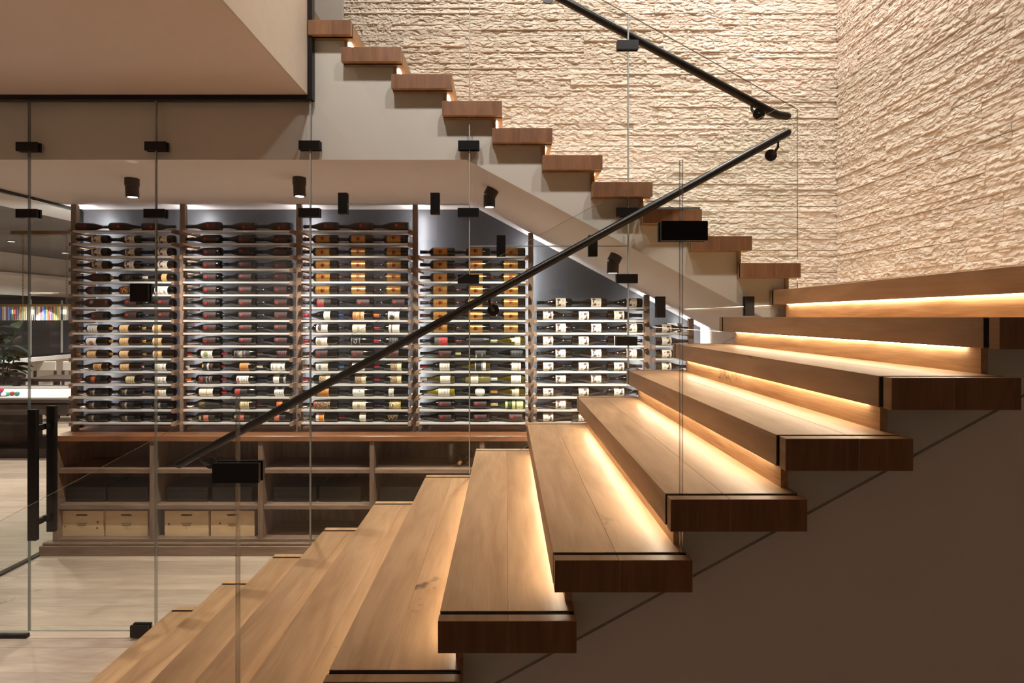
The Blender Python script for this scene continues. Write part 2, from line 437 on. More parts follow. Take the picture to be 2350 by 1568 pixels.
# ------------------------------------------------------------------ stone walls
def vnoise(x, z, seed):
    xi = np.floor(x).astype(np.int64); zi = np.floor(z).astype(np.int64)
    xf = x - xi; zf = z - zi
    def h(a, b):
        n = (a * 374761393 + b * 668265263 + seed * 974711) & 0x7fffffff
        n = ((n ^ (n >> 13)) * 1274126177) & 0x7fffffff
        return ((n ^ (n >> 16)) & 0xffff) / 65535.0
    u = xf * xf * (3 - 2 * xf); v = zf * zf * (3 - 2 * zf)
    return (h(xi, zi) * (1 - u) + h(xi + 1, zi) * u) * (1 - v) + (h(xi, zi + 1) * (1 - u) + h(xi + 1, zi + 1) * u) * v
SL, SH = 0.8, 0.0488
def stone_mesh(seed, nx, nz):
    xs = np.linspace(0, SL, nx + 1); zs = np.linspace(0, SH - 0.0008, nz + 1)
    X, Z = np.meshgrid(xs, zs)
    t = Z / SH
    wx = X + 0.010 * (vnoise(X * 60, Z * 60, seed + 5) - 0.5)
    wz = Z + 0.008 * (vnoise(X * 60, Z * 60, seed + 9) - 0.5)
    n1 = vnoise(wx * 14 + seed, wz * 16, seed) - 0.5
    n2 = vnoise(wx * 45, wz * 70, seed + 1) - 0.5
    n3 = vnoise(X * 120, Z * 150, seed + 2) - 0.5
    n4 = vnoise(X * 230, Z * 260, seed + 12) - 0.5
    rid = np.abs(vnoise(wx * 30, wz * 55, seed + 3) * 2 - 1)
    chip = np.clip(vnoise(wx * 22, wz * 40, seed + 21) - 0.58, 0, 0.2) * 5
    bulge = np.clip(1 - (2 * t - 1) ** 2, 0, 1)
    rs = np.random.RandomState(seed); base = rs.uniform(0.007, 0.016); tilt = rs.uniform(-0.003, 0.006)
    # split-face facets: warped cells, each a small tilted plane
    nc = 64
    cx_ = rs.uniform(0, SL, nc); cz_ = rs.uniform(-0.1 * SH, 1.1 * SH, nc); ch_ = rs.uniform(-0.0036, 0.0036, nc)
    gx_ = rs.uniform(-0.09, 0.09, nc); gz_ = rs.uniform(-0.05, 0.22, nc)
    wx2 = X + 0.012 * (vnoise(X * 90, Z * 90, seed + 31) - 0.5); wz2 = Z + 0.009 * (vnoise(X * 90, Z * 90, seed + 37) - 0.5)
    D = (((wx2[..., None] - cx_) * 0.75) ** 2 + ((wz2[..., None] - cz_) * 1.7) ** 2)
    wgt = np.exp(-(D - D.min(-1, keepdims=True)) / 2.2e-5); wgt /= wgt.sum(-1, keepdims=True)
    FH = (wgt * (ch_ + gx_ * (X[..., None] - cx_) + gz_ * (cz_ - Z[..., None]))).sum(-1)
    H = base + 0.004 + tilt * (0.5 - t) + FH + 0.006 * n1 + 0.003 * n2 + 0.0022 * n3 + 0.001 * n4
    H = np.clip(H, 0.001, 0.03) * (0.72 + 0.28 * np.clip(bulge * 12, 0, 1))
    verts = [(float(x), -float(h), float(z)) for x, h, z in zip(X.ravel(), H.ravel(), Z.ravel())]
    W = nx + 1
    faces = [(j * W + i, j * W + i + 1, (j + 1) * W + i + 1, (j + 1) * W + i) for j in range(nz) for i in range(nx)]
    ring = [i for i in range(W)] + [j * W + nx for j in range(1, nz + 1)] + [nz * W + i for i in range(nx - 1, -1, -1)] + [j * W for j in range(nz - 1, 0, -1)]
    b0 = len(verts)
    for k in ring: verts.append((verts[k][0], 0.0, verts[k][2]))
    for q in range(len(ring)):
        q2 = (q + 1) % len(ring)
        faces.append((ring[q2], ring[q], b0 + q, b0 + q2))
    me = bpy.data.meshes.new('stone'); me.from_pydata(verts, [], faces)
    me.materials.append(M['stone'])
    return me, np.array(verts, dtype=np.float32), faces
variants = [stone_mesh(100 + i * 7, 160, 12) for i in range(26)]
lowvar = [stone_mesh(100 + i * 7, 80, 6) for i in range(8)]

wb = struct(box('wall_back', (-1.45, XSTONE + 0.12), (YSTONE, YSTONE + 0.12), (EYE - 0.3, 6.9), M['stone']))
wr = struct(box('wall_right', (XSTONE, XSTONE + 0.12), (-2.6, YSTONE), (0, 6.9), M['stone']))
Z0 = EYE + RISE
def lay(wall, length, place_fn, seeds, keep, zmax):
    sd = random.Random(seeds); cand = []; rest = []
    nrow = int((zmax - Z0) / SH)
    joints = []
    for rI in range(nrow):
        if rI % 4 == 0 or sd.random() < 0.22:
            off = sd.uniform(0, 0.5 * SL); joints = []
            x = -off
            while x < length:
                ln = SL * sd.choice((1.0, 1.0, 1.0, 0.75, 0.88))
                if length - (x + ln) < 0.45 * SL: ln = length - x
                joints.append((x, x + ln)); x += ln
        z = Z0 + rI * SH
        for (a, b_) in joints:
            a2, b2 = max(a, 0), min(b_, length)
            if b2 - a2 < 0.02: continue
            k = keep(a2, b2, z)
            if k == 0: continue
            (cand if k == 1 else rest).append((a2, b2, z))
    if len(cand) > 299: rest += cand[299:]; cand = cand[:299]
    for (a, b_, z) in cand:
        me = variants[sd.randrange(len(variants))][0]
        o = bpy.data.objects.new('stone', me); col.objects.link(o)
        loc, rz = place_fn(a, z); place(o, loc, wall)
        o.rotation_euler = (0, 0, rz); o.scale = ((b_ - a - 0.0008) / SL, 1, sd.choice((1.0, 1.0, 0.97, 0.94)))
    if rest:
        VV = []; FF = []; n0 = 0
        for (a, b_, z) in rest:
            _, vv, ff = lowvar[sd.randrange(len(lowvar))]
            v2 = vv.copy(); v2[:, 0] *= (b_ - a) / SL
            loc, rz = place_fn(a, z); c, s = math.cos(rz), math.sin(rz)
            x = v2[:, 0] * c - v2[:, 1] * s + loc[0]; y = v2[:, 0] * s + v2[:, 1] * c + loc[1]
            v3 = np.stack([x, y, v2[:, 2] + loc[2]], 1) - np.array(WL[wall.name])
            VV.append(v3); FF += [tuple(q + n0 for q in f) for f in ff]; n0 += len(vv)
        me = bpy.data.meshes.new('stones'); me.from_pydata(np.concatenate(VV).tolist(), [], FF); me.materials.append(M['stone'])
        o = obj('stonework', me, None, WL[wall.name], wall); o['kind'] = 'stuff'
def stair_z(x):                      # top of the upper flight at x
    return EYE + RISE + max(0, (1.66 - x)) * 0.533 - 0.30
def keep_back(a, b_, z):
    xr = -1.43 + b_
    if z + SH < stair_z(xr): return 0
    return 1 if z < 4.66 else 2
def keep_right(a, b_, z):
    y = YSTONE - b_
    return 1 if (z < 5.0 and y > 2.62 and z < EYE + (3.2 * (YSTONE - a) / 4.65 + 0.3)) else 2
lay(wb, XSTONE + 1.43, lambda a, z: ((-1.43 + a, YSTONE, z), 0.0), 3, keep_back, 5.5)
lay(wr, 3.2, lambda a, z: ((XSTONE, YSTONE - 0.02 - a, z), R(-90)), 5, keep_right, 5.5)

# ================================================================== STAIRS
nos = [1.52, 1.235, 0.965, 0.70, 0.413, 0.123, -0.169, -0.456, -0.747, -1.037, -1.329, -1.618, -1.905]   # landing, then down
ztop = [EYE + RISE * (1 - i) for i in range(13)]
low = empty('staircase', (nos[-1], 2.1, 0.0))
tag(low, 'lower oak stair flight of thick open-ended treads with warm light under each nosing', 'staircase')
SLOT_N = (YN1, 1.352); SLOT_F = (2.968, 2.985); YF1 = 3.02
def cap_box(x, y, z, parent):
    o = box('end_cap', x, y, z, M['oakz'], parent, 0.0008)
    me = o.data
    if len(me.materials) < 2:
        me.materials.append(M['oak'])
        for p in me.polygons: p.material_index = 0 if abs(p.normal.y) > 0.9 else 1
    return o
def tread(parent, x0, x1, zt, mid, ends):
    """boards along Y; ends: list of (y0, y1, kind)"""
    z = (zt - TT, zt)
    body = [e for e in ends if e[2] == 'body'][0]
    t = box('tread', (x0, mid - 0.0003), (body[0], body[1]), z, M['oak'], parent, 0.0007)
    box('tread_board', (mid + 0.0003, x1), (body[0], body[1]), z, M['oak'], t, 0.0007)
    for (a, b_, k) in ends:
        if k == 'cap':
            cap_box((x0, mid - 0.0002), (a, b_), z, t)
            cap_box((mid + 0.0002, x1), (a, b_), z, t)
        elif k == 'slot':
            box('slot_seal', (x0 + 0.003, x1 - 0.003), (a, b_), (zt - TT + 0.003, zt - 0.003), M['seal'], t)
    return t
LOW_ENDS = [(YN0, YN1, 'cap'), SLOT_N + ('slot',), (1.352, 2.968, 'body'), SLOT_F + ('slot',), (2.985, YF1, 'cap')]
for i in range(1, 13):
    x0, x1 = nos[i], nos[i - 1] + 0.055
    tread(low, x0, x1, ztop[i], x0 + 0.155 + rnd.uniform(-0.01, 0.03), LOW_ENDS)
for i in range(0, 13):
    zb = ztop[i] - TT; zl = ztop[i + 1] if i < 12 else 0.0
    ym = 2.90
    box('riser', (nos[i] + 0.036, nos[i] + 0.055), (1.398, ym), (zl, zb), M['oakriser'], low)
    prism('light_strip', [(nos[i] + 0.024, zb), (nos[i] + 0.0345, zb), (nos[i] + 0.0345, zb - 0.005)], 1.44, ym - 0.03, M['led_tread'], low)
# landing
ln = box('landing', (nos[0], nos[0] + 0.2), (1.352, 2.968), (ztop[0] - TT, ztop[0]), M['oak'], low, 0.0015)
cap_box((nos[0], nos[0] + 0.2), (YN0, YN1), (ztop[0] - TT, ztop[0]), ln)
box('slot_seal', (nos[0] + 0.003, nos[0] + 0.2), SLOT_N, (ztop[0] - TT + 0.003, ztop[0] - 0.003), M['seal'], ln)
box('slot_seal', (nos[0] + 0.003, nos[0] + 0.12), (2.968, 2.985), (ztop[0] - TT + 0.003, ztop[0] - 0.003), M['seal'], ln)
cap_box((nos[0], nos[0] + 0.12), (2.985, YF1), (ztop[0] - TT, ztop[0]), ln)
xx = nos[0] + 0.2
while xx < XSTONE - 0.05:
    x2 = min(xx + 0.205, XSTONE - 0.036)
    box('landing_board', (xx + 0.0006, x2), (YN0, 4.612), (ztop[0] - TT, ztop[0]), M['oak'], ln, 0.0012)
    xx = x2
# white side walls of the lower flight
prof = [(nos[12] + 0.055, 0.0)]
for i in range(12, -1, -1):
    xa = nos[i] + 0.0555
    prof.append((xa, ztop[i] - TT - 0.0005))
    xb = nos[i - 1] + 0.0555 if i > 0 else XSTONE
    prof.append((xb, ztop[i] - TT - 0.0005))
prof.append((XSTONE, 0.0))
struct(prism('wall_stair_near', prof, YWALL, YWALL + 0.07, M['white']))
struct(prism('wall_stair_far', prof, 2.82, 2.90, M['white']))

# upper flight
upx = [1838, 1726, 1611, 1498, 1383, 1268, 1152, 1037, 920, 805]
YU0, YU1 = 2.94, 2.968
un = [PX(p, YU0) for p in upx]
uz = [EYE + RISE * (2 + i) for i in range(10)]
upf = empty('staircase', (un[0], 3.8, EYE + RISE))
tag(upf, 'upper oak stair flight climbing along the rough stone wall from the landing', 'staircase')
UP_ENDS = [(YU0, YU1, 'cap'), (YU1, 2.984, 'slot'), (2.984, 4.612, 'body')]
for i in range(10):
    xr = un[i]; xl = (un[i + 1] - 0.055) if i < 9 else PX(707, YU0)
    tread(upf, xl, xr, uz[i], xl + (xr - xl) * rnd.uniform(0.4, 0.6), UP_ENDS)
    zl = uz[i - 1] if i > 0 else EYE + RISE
    zb = uz[i] - TT
    box('riser', (xr - 0.055, xr - 0.036), (3.0, 4.61), (zl, zb), M['oakriser'], upf)
    prism('light_strip', [(xr - 0.024, zb), (xr - 0.0345, zb), (xr - 0.0345, zb - 0.005)], 3.03, 4.6, M['led_tread'], upf)
prof = [(XSIDE, ZCEIL), (XFLAT, ZCEIL), (XEND, soff(XEND)), (XEND + 0.06, soff(XEND)), (XEND + 0.06, ztop[0] - TT - 0.001), (un[0] - 0.0555, ztop[0] - TT - 0.001)]
for i in range(10):
    zb = uz[i] - TT - 0.0005
    prof.append((un[i] - 0.0555, zb))
    prof.append(((un[i + 1] - 0.0555) if i < 9 else -1.13, zb))
prof += [(-1.13, EYE + 1.75), (XSIDE, EYE + 1.75)]
struct(prism('wall_stair_upper', prof, YSTR, YSTR + 0.04, M['white']))

# ================================================================== GLASS
GM = [M['glass'], M['glass_edge']]
M['glass_edge_soft'] = plain('clear_glass_edge', '#6a706b', 0.2, 0.0, 0.6)
M['glass_edge_soft'].node_tree.nodes['Principled BSDF'].inputs['Alpha'].default_value = 0.68
def panel(name, pxs, Y, label, th=0.012, cat='glass panel', mats=None):
    pts = [(PX(x, Y), PZ(y, Y)) for x, y in pxs]
    root = prism(name, pts, Y - th / 2, Y + th / 2, mats or GM, None, 'Y', True)
    tag(root, label, cat, 'frameless glass panels')
    return root
def clamp(parent, px, py, Y, wm, hm, th=0.012):
    c = P(px, py, Y)
    bm = bmesh.new()
    for s in (-1, 1):
        a, b_ = s * (th / 2), s * (th / 2 + 0.011)
        vsx = bm_box(bm, (-wm / 2, wm / 2), (min(a, b_), max(a, b_)), (-hm / 2, hm / 2))
    o = from_bm('clamp', bm, M['black'], c, parent)
    return o
HW, HH = 0.12, 0.051
def zb_line(x):                      # lower edge of the glass between the flights
    return max(0.004, EYE + (x - 1.235) * 0.527 - 0.15)
def pyz(z, Y): return VY - (z - EYE) * F / Y
def low_panel(x0, x1, ytop, label):
    X0, X1 = PX(x0, YG), PX(x1, YG)
    pts = [(x0, ytop), (x1, ytop), (x1, pyz(zb_line(X1), YG))]
    xk = 1.235 + (0.004 - EYE + 0.15) / 0.527
    if X0 < xk < X1: pts.append((VX + xk * F / YG, pyz(0.004, YG)))
    pts.append((x0, pyz(zb_line(X0), YG)))
    return panel('glass_panel', pts, YG, label)
ytrim = pyz(ZSOFF - 0.027, YG)
g = panel('glass_panel', [(-270, ytrim), (66, ytrim), (66, 1449), (-270, 1449)], YG, 'clear glass panel on black floor channel, beside the black door handles')
clamp(g, 66, 338, YG, HW, HH); clamp(g, 66, 491, YG, HW, HH)
g = panel('glass_panel', [(69, ytrim), (357, ytrim), (357, 671), (69, 671)], YG, 'clear glass transom panel above the glass door')
g2 = low_panel(360, 711, ytrim, 'clear floor-to-trim glass panel between glass door and stair foot')
clamp(g2, 360, 337, YG, HW, HH); clamp(g2, 358, 491, YG, HW, HH)
g3 = low_panel(714, 1076, 470, 'clear lower glass panel right below the one meeting the black trim corner')
clamp(g3, 711, 489, YG, HW, HH); clamp(g3, 788, 468, YG, HH, HW); clamp(g3, 999, 468, YG, HH, HW)
g4 = panel('glass_panel', [(714, -330), (1076, -170), (1076, 468), (714, 468)], YG, 'clear glass panel rising through upper treads beside the black trim corner')
clamp(g4, 712, 335, YG, HW, HH)
g5 = low_panel(1079, 1440, 566, 'clear lower glass panel in front of the under-stair rack')
clamp(g5, 1075, 641, YG, HW, HH); clamp(g5, 1150, 565, YG, HH, HW); clamp(g5, 1360, 565, YG, HH, HW)
g6 = panel('glass_panel', [(1079, -168), (1440, 32), (1440, 564), (1079, 564)], YG, 'clear glass panel through the middle treads of the upper flight')
clamp(g6, 1076, 335, YG, HW, HH); clamp(g6, 1075, 489, YG, HW, HH)
g7 = low_panel(1443, 1788, 708, 'clear low glass panel standing on the topmost lower treads')
clamp(g7, 1438, 640, YG, HW, HH); clamp(g7, 1437, 783, YG, HW, HH); clamp(g7, 1515, 705, YG, HH, HW); clamp(g7, 1718, 703, YG, HH, HW * 0.92)
g8 = panel('glass_panel', [(1443, 34), (1830, 251), (1830, 662), (1775, 662), (1775, 706), (1443, 706)], YG, 'clear glass panel ending at the landing with a free vertical edge')
clamp(g8, 1440, 105, YG, HW, HH); clamp(g8, 1439, 488, YG, HW, HH)
M['joint'] = plain('clear_joint_seal', '#aab0ad', 0.25, 0.0, 0.8)
def vseal(parent, px, y0, y1):
    x = PX(px, YG); box('joint_seal', (x - 0.0035, x + 0.0035), (YG - 0.005, YG + 0.005), (PZ(y1, YG), PZ(y0, YG)), M['joint'], parent)
def hseal(parent, py, x0, x1):
    z = PZ(py, YG); box('joint_seal', (PX(x0, YG), PX(x1, YG)), (YG - 0.005, YG + 0.005), (z - 0.0013, z + 0.0013), M['joint'], parent)
vseal(g2, 358.5, ytrim, 669); vseal(g3, 712.5, ytrim, 1240); vseal(g5, 1077.5, -165, 1088); vseal(g7, 1441.5, 34, 845)
hseal(g3, 469, 714, 1076); hseal(g5, 565, 1079, 1440); hseal(g7, 707, 1443, 1775)
# near balustrade
def ntop(x): return 905 - (x - 549) * 0.5305
def nbot(x): return 1470 - (x - 1320) * 0.546
for (a, b_, lab) in ((-220, 543, 'near balustrade glass panel by the foot of the lower flight'), (549, 1560, 'middle near balustrade glass panel set into the tread slots'), (1566, 2700, 'near balustrade glass panel beside the landing')):
    g = panel('glass_panel', [(a, ntop(a)), (b_, ntop(b_)), (b_, nbot(b_)), (a, nbot(a))], YG_NEAR, lab, mats=[M['glass'], M['glass_edge_soft']])
    if a == 549: clamp(g, 548, 1082, YG_NEAR, 0.118, 0.05)
    if a == 1566: clamp(g, 1566, 532, YG_NEAR, 0.118, 0.05)
# side wall of the wine room
g = prism('glass_panel', [(YG + 0.01, 0.018), (YBACK - 0.03, 0.018), (YBACK - 0.03, ZCEIL - 0.022), (YG + 0.01, ZCEIL - 0.022)], XSIDE - 0.006, XSIDE + 0.006, GM, None, 'X', True)
tag(g, 'clear side glass wall between the wine room and the game room', 'glass panel', 'frameless glass panels')
# door
dr = struct(empty('door_1', (PX(210, YG), YG, 0.0)))
dp = prism('door_pane', [(PX(69, YG), PZ(1448, YG)), (PX(356, YG), PZ(1448, YG)), (PX(356, YG), PZ(674, YG)), (PX(69, YG), PZ(674, YG))], YG - 0.006, YG + 0.006, GM, dr, 'Y', True)
def patch(px, py, wm, hm):
    c = P(px, py, YG); bm = bmesh.new()
    for s in (-1, 1):
        a, b_ = s * 0.006, s * 0.02
        bm_box(bm, (-wm / 2, wm / 2), (min(a, b_), max(a, b_)), (-hm / 2, hm / 2))
    from_bm('patch_fitting', bm, M['black'], c, dr)
patch(324, 672, 0.102, 0.104); patch(324, 1446, 0.1, 0.066)
HX = -2.632
for (yy, ya, yb) in ((2.915, PZ(1240, 2.915), PZ(940, 2.915)), (3.035, PZ(1240, 2.915), PZ(940, 2.915))):
    h = box('door_handle', (HX - 0.024, HX + 0.024), (yy - 0.012, yy + 0.012), (ya, yb), M['black'], dr, 0.002)
    for zz in (PZ(982, 2.95), PZ(1196, 2.95)):
        s = (yy + 0.012, YG - 0.006) if yy < YG else (YG + 0.006, yy - 0.012)
        box('standoff', (HX - 0.012, HX + 0.012), s, (zz - 0.016, zz + 0.016), M['black'], h)

# ================================================================== HANDRAILS
def handrail(pts, label, brackets, Y, side):
    root = empty('handrail', pts[0]); tag(root, label, 'handrail', 'dark metal handrails on the glass')
    tube('rail', pts, 0.0225, M['black_soft'], root, 18)
    for (px, py, ax) in brackets:
        gy = YG - 0.006 if side < 0 else YG + 0.006
        c = P(px, py, gy); c.y = gy + side * 0.004
        b_ = disc('rosette', c, (0, 1, 0), 0.0335, 0.008, M['black_soft'], root)
        q = Vector(pts[0]); e = Vector(pts[-2] if len(pts) > 2 else pts[-1])
        bx = c.x + ax; tt = (bx - q.x) / (e.x - q.x); rp_ = q.lerp(e, tt)
        tube('arm', [c, c + Vector((0, side * 0.03, 0.0)), Vector((bx, Y, rp_.z - 0.05)), Vector((bx, Y, rp_.z - 0.02))], 0.008, M['black_soft'], b_, 10)
YH = 2.905
p0, p1 = P(412, 1066, YH), P(1806, 305, YH)
handrail([p0, p1], 'long dark metal handrail on the glass along the lower flight', [(485, 1062, -0.02), (1132, 712, -0.02), (1768, 357, 0.01)], YH, -1)
YH2 = 3.05
pA, pB = P(1000, -158, YH2), P(1765, 255, YH2)
handrail([pA, pB, P(1785, 264, YH2), P(1806, 267, YH2)], 'dark metal handrail on the upper flight with a level lower end', [(1258, -6, -0.01), (1742, 261, -0.01)], YH2, 1)

# ================================================================== SPOT LAMPS IN THE WINE ROOM
def spot(px, Y, slope, aim, label):
    x = PX(px, Y); zc = ZCEIL if slope == 0 else soff(x)
    root = empty('ceiling_spotlight', (x, Y, zc)); tag(root, label, 'spotlight', 'surface spotlights under wine room ceiling')
    nrm = Vector((0, 0, 1)) if slope == 0 else Vector((0.47, 0, 0.88)).normalized()
    b_ = disc('mount', Vector((x, Y, zc)) - nrm * 0.024, nrm, 0.042, 0.048, M['bronze'], root)
    d = Vector(aim) - Vector((x, Y, zc)); d.normalize()
    d = (Vector((0, 0, -1)) * 0.9 + d * 0.25).normalized()
    c = Vector((x, Y, zc)) - nrm * 0.048 + d * 0.034
    bm = bmesh.new()
    bmesh.ops.create_cone(bm, cap_ends=True, segments=28, radius1=0.038, radius2=0.038, depth=0.076)
    q = Vector((0, 0, 1)).rotation_difference(d)
    bmesh.ops.rotate(bm, verts=bm.verts, cent=(0, 0, 0), matrix=q.to_matrix())
    hd = from_bm('lamp_head', bm, M['bronze'], c, root)
    disc('lens', c + d * 0.0385, d, 0.026, 0.002, M['lamp_white'], hd)
    lamp('SPOT', 'wine_spot', c + d * 0.045, WINE_SPOT, (1.0, 0.90, 0.80), hd, aim, spot_size=R(115), spot_blend=0.8, shadow_soft_size=0.025)
spot(303, 3.42, 0, (-2.5, 4.1, 0.45), 'dark cylindrical ceiling spotlight above the first and second rack bays')
spot(687, 3.40, 0, (-1.3, 4.1, 0.45), 'dark cylindrical ceiling spotlight above the third rack bay')
spot(1131, 3.40, 1, (-0.1, 4.1, 0.6), 'tilted dark spotlight at the top of the sloping stair underside')
spot(1415, 3.40, 1, (0.7, 4.1, 0.8), 'tilted dark spotlight lower down the sloping stair underside')

# ================================================================== RACK
YP = 4.2
postx = [PX(p, YP) for p in (172, 421, 687, 953, 1218, 1484, 1585)]
def rowz(k): return PZ(531 + 29.4 * k, 4.13)
rows_of = [range(0, 16), range(0, 16), range(0, 16), range(2, 16), range(6, 16), range(8, 16)]
ZW = EYE - 0.912
rack = empty('wine_rack', (0, YP, ZW)); tag(rack, 'tall wall-mounted wine rack with wooden posts and pale shelves', 'wine rack')
for i, x in enumerate(postx):
    zt = min(ZCEIL, soff(x)) - 0.004
    p = box('post', (x - 0.02, x + 0.02), (YP - 0.015, YP + 0.02), (ZW, zt), M['post'], rack)
    box('light_strip', (x - 0.009, x + 0.009), (YP + 0.02, YP + 0.026), (ZW + 0.14, zt - 0.02), M['led_rack'], p)
    if i in (0, 1, 2, 3, 4, 5):
        pass
for bay in range(6):
    xa, xb = postx[bay] + 0.02, postx[bay + 1] - 0.02
    for k in rows_of[bay]:
        z = rowz(k)
        s = box('shelf', (xa + 0.024, xb - 0.024), (4.125, 4.235), (z - 0.007, z + 0.007), M['shelf'], rack)
        for (u, v) in ((xa, xa + 0.024), (xb - 0.024, xb)):
            box('bracket', (u, v), (4.115, 4.36), (z - 0.019, z + 0.012), M['rackwood'], s)

# ------------------------------------------------------------------ bottles
def lathe(profile, seg=20):
    vs_, fs = [], []
    for (x, r) in profile:
        for k in range(seg):
            a = 2 * math.pi * k / seg
            vs_.append((x, r * math.cos(a), r * math.sin(a)))
    n = len(profile)
    for i in range(n - 1):
        for k in range(seg):
            k2 = (k + 1) % seg
            fs.append((i * seg + k, i * seg + k2, (i + 1) * seg + k2, (i + 1) * seg + k))
    fs.append(tuple(range(seg - 1, -1, -1))); fs.append(tuple((n - 1) * seg + k for k in range(seg)))
    return vs_, fs
BL = 0.28; h2 = BL / 2
SHAPES = {
 'burg': ([(-h2, .012), (-h2 + .002, .0135), (-h2 + .016, .0135), (-h2 + .018, .0125), (-.075, .0135), (-.06, .0155), (-.04, .0215), (-.02, .0285), (0.0, .0335), (.02, .0362), (.035, .037), (h2 - .012, .037), (h2 - .004, .0345), (h2, .029)], .037),
 'bord': ([(-h2, .012), (-h2 + .002, .0135), (-h2 + .016, .0135), (-h2 + .018, .0125), (-.068, .0128), (-.064, .0142), (-.058, .0225), (-.051, .0308), (-.043, .0348), (-.034, .036), (h2 - .01, .036), (h2 - .003, .0345), (h2, .029)], .036),
 'bulb': ([(-h2, .0135), (-h2 + .002, .0145), (-.085, .0145), (-.07, .0165), (-.05, .025), (-.03, .0335), (-.005, .039), (.03, .0395), (.08, .036), (h2 - .01, .0325), (h2, .028)], .0395),
 'amber': ([(-h2, .0135), (-h2 + .003, .0145), (-.1, .0145), (-.085, .02), (-.06, .024), (-.045, .033), (-.02, .0365), (.0, .035), (.02, .0365), (h2 - .02, .0365), (h2 - .008, .037), (h2, .033)], .037),
}
BM = {}
def bottle_mesh(shape, gm):
    k = (shape, gm)
    if k not in BM:
        v, f = lathe(SHAPES[shape][0]); me = bpy.data.meshes.new('bottle'); me.from_pydata(v, [], f)
        for p in me.polygons: p.use_smooth = len(p.vertices) == 4
        me.materials.append(M[gm]); BM[k] = me
    return BM[k]
def cap_mesh(ln, cm, seg=18):
    k = ('cap', ln, cm)
    if k not in BM:
        v, f = lathe([(-h2 - .0008, .0125), (-h2 + .0005, .0142), (-h2 + .0165, .0142), (-h2 + .0185, .0134), (-h2 + ln, .0142), (-h2 + ln + .0004, .0125)], seg)
        me = bpy.data.meshes.new('capsule'); me.from_pydata(v, [], f)
        for p in me.polygons: p.use_smooth = len(p.vertices) == 4
        me.materials.append(capmat(cm)); BM[k] = me
    return BM[k]
CM = {}
def capmat(c):
    if c not in CM: CM[c] = plain('capsule_' + c.lstrip('#'), c, 0.32, 0.25)
    return CM[c]
def label_mesh(a, b_, r, arc, mat):
    k = ('lab', a, b_, r, arc, mat.name)
    if k in BM: return BM[k]
    n = 10; vs_, uv = [], []
    for i in range(n + 1):
        t = -arc + 2 * arc * i / n
        for j, x in enumerate((a, b_)):
            vs_.append((x, -(r + 0.0006) * math.cos(t), (r + 0.0006) * math.sin(t))); uv.append((j, i / n))
    fs = [(2 * i, 2 * i + 1, 2 * i + 3, 2 * i + 2) for i in range(n)]
    me = bpy.data.meshes.new('label'); me.from_pydata(vs_, [], fs)
    ul = me.uv_layers.new(name='UVMap')
    for p in me.polygons:
        p.use_smooth = True
        for li, vi in zip(p.loop_indices, p.vertices): ul.data[li].uv = uv[vi]
    me.materials.append(mat); BM[k] = me
    return me
LM = {}
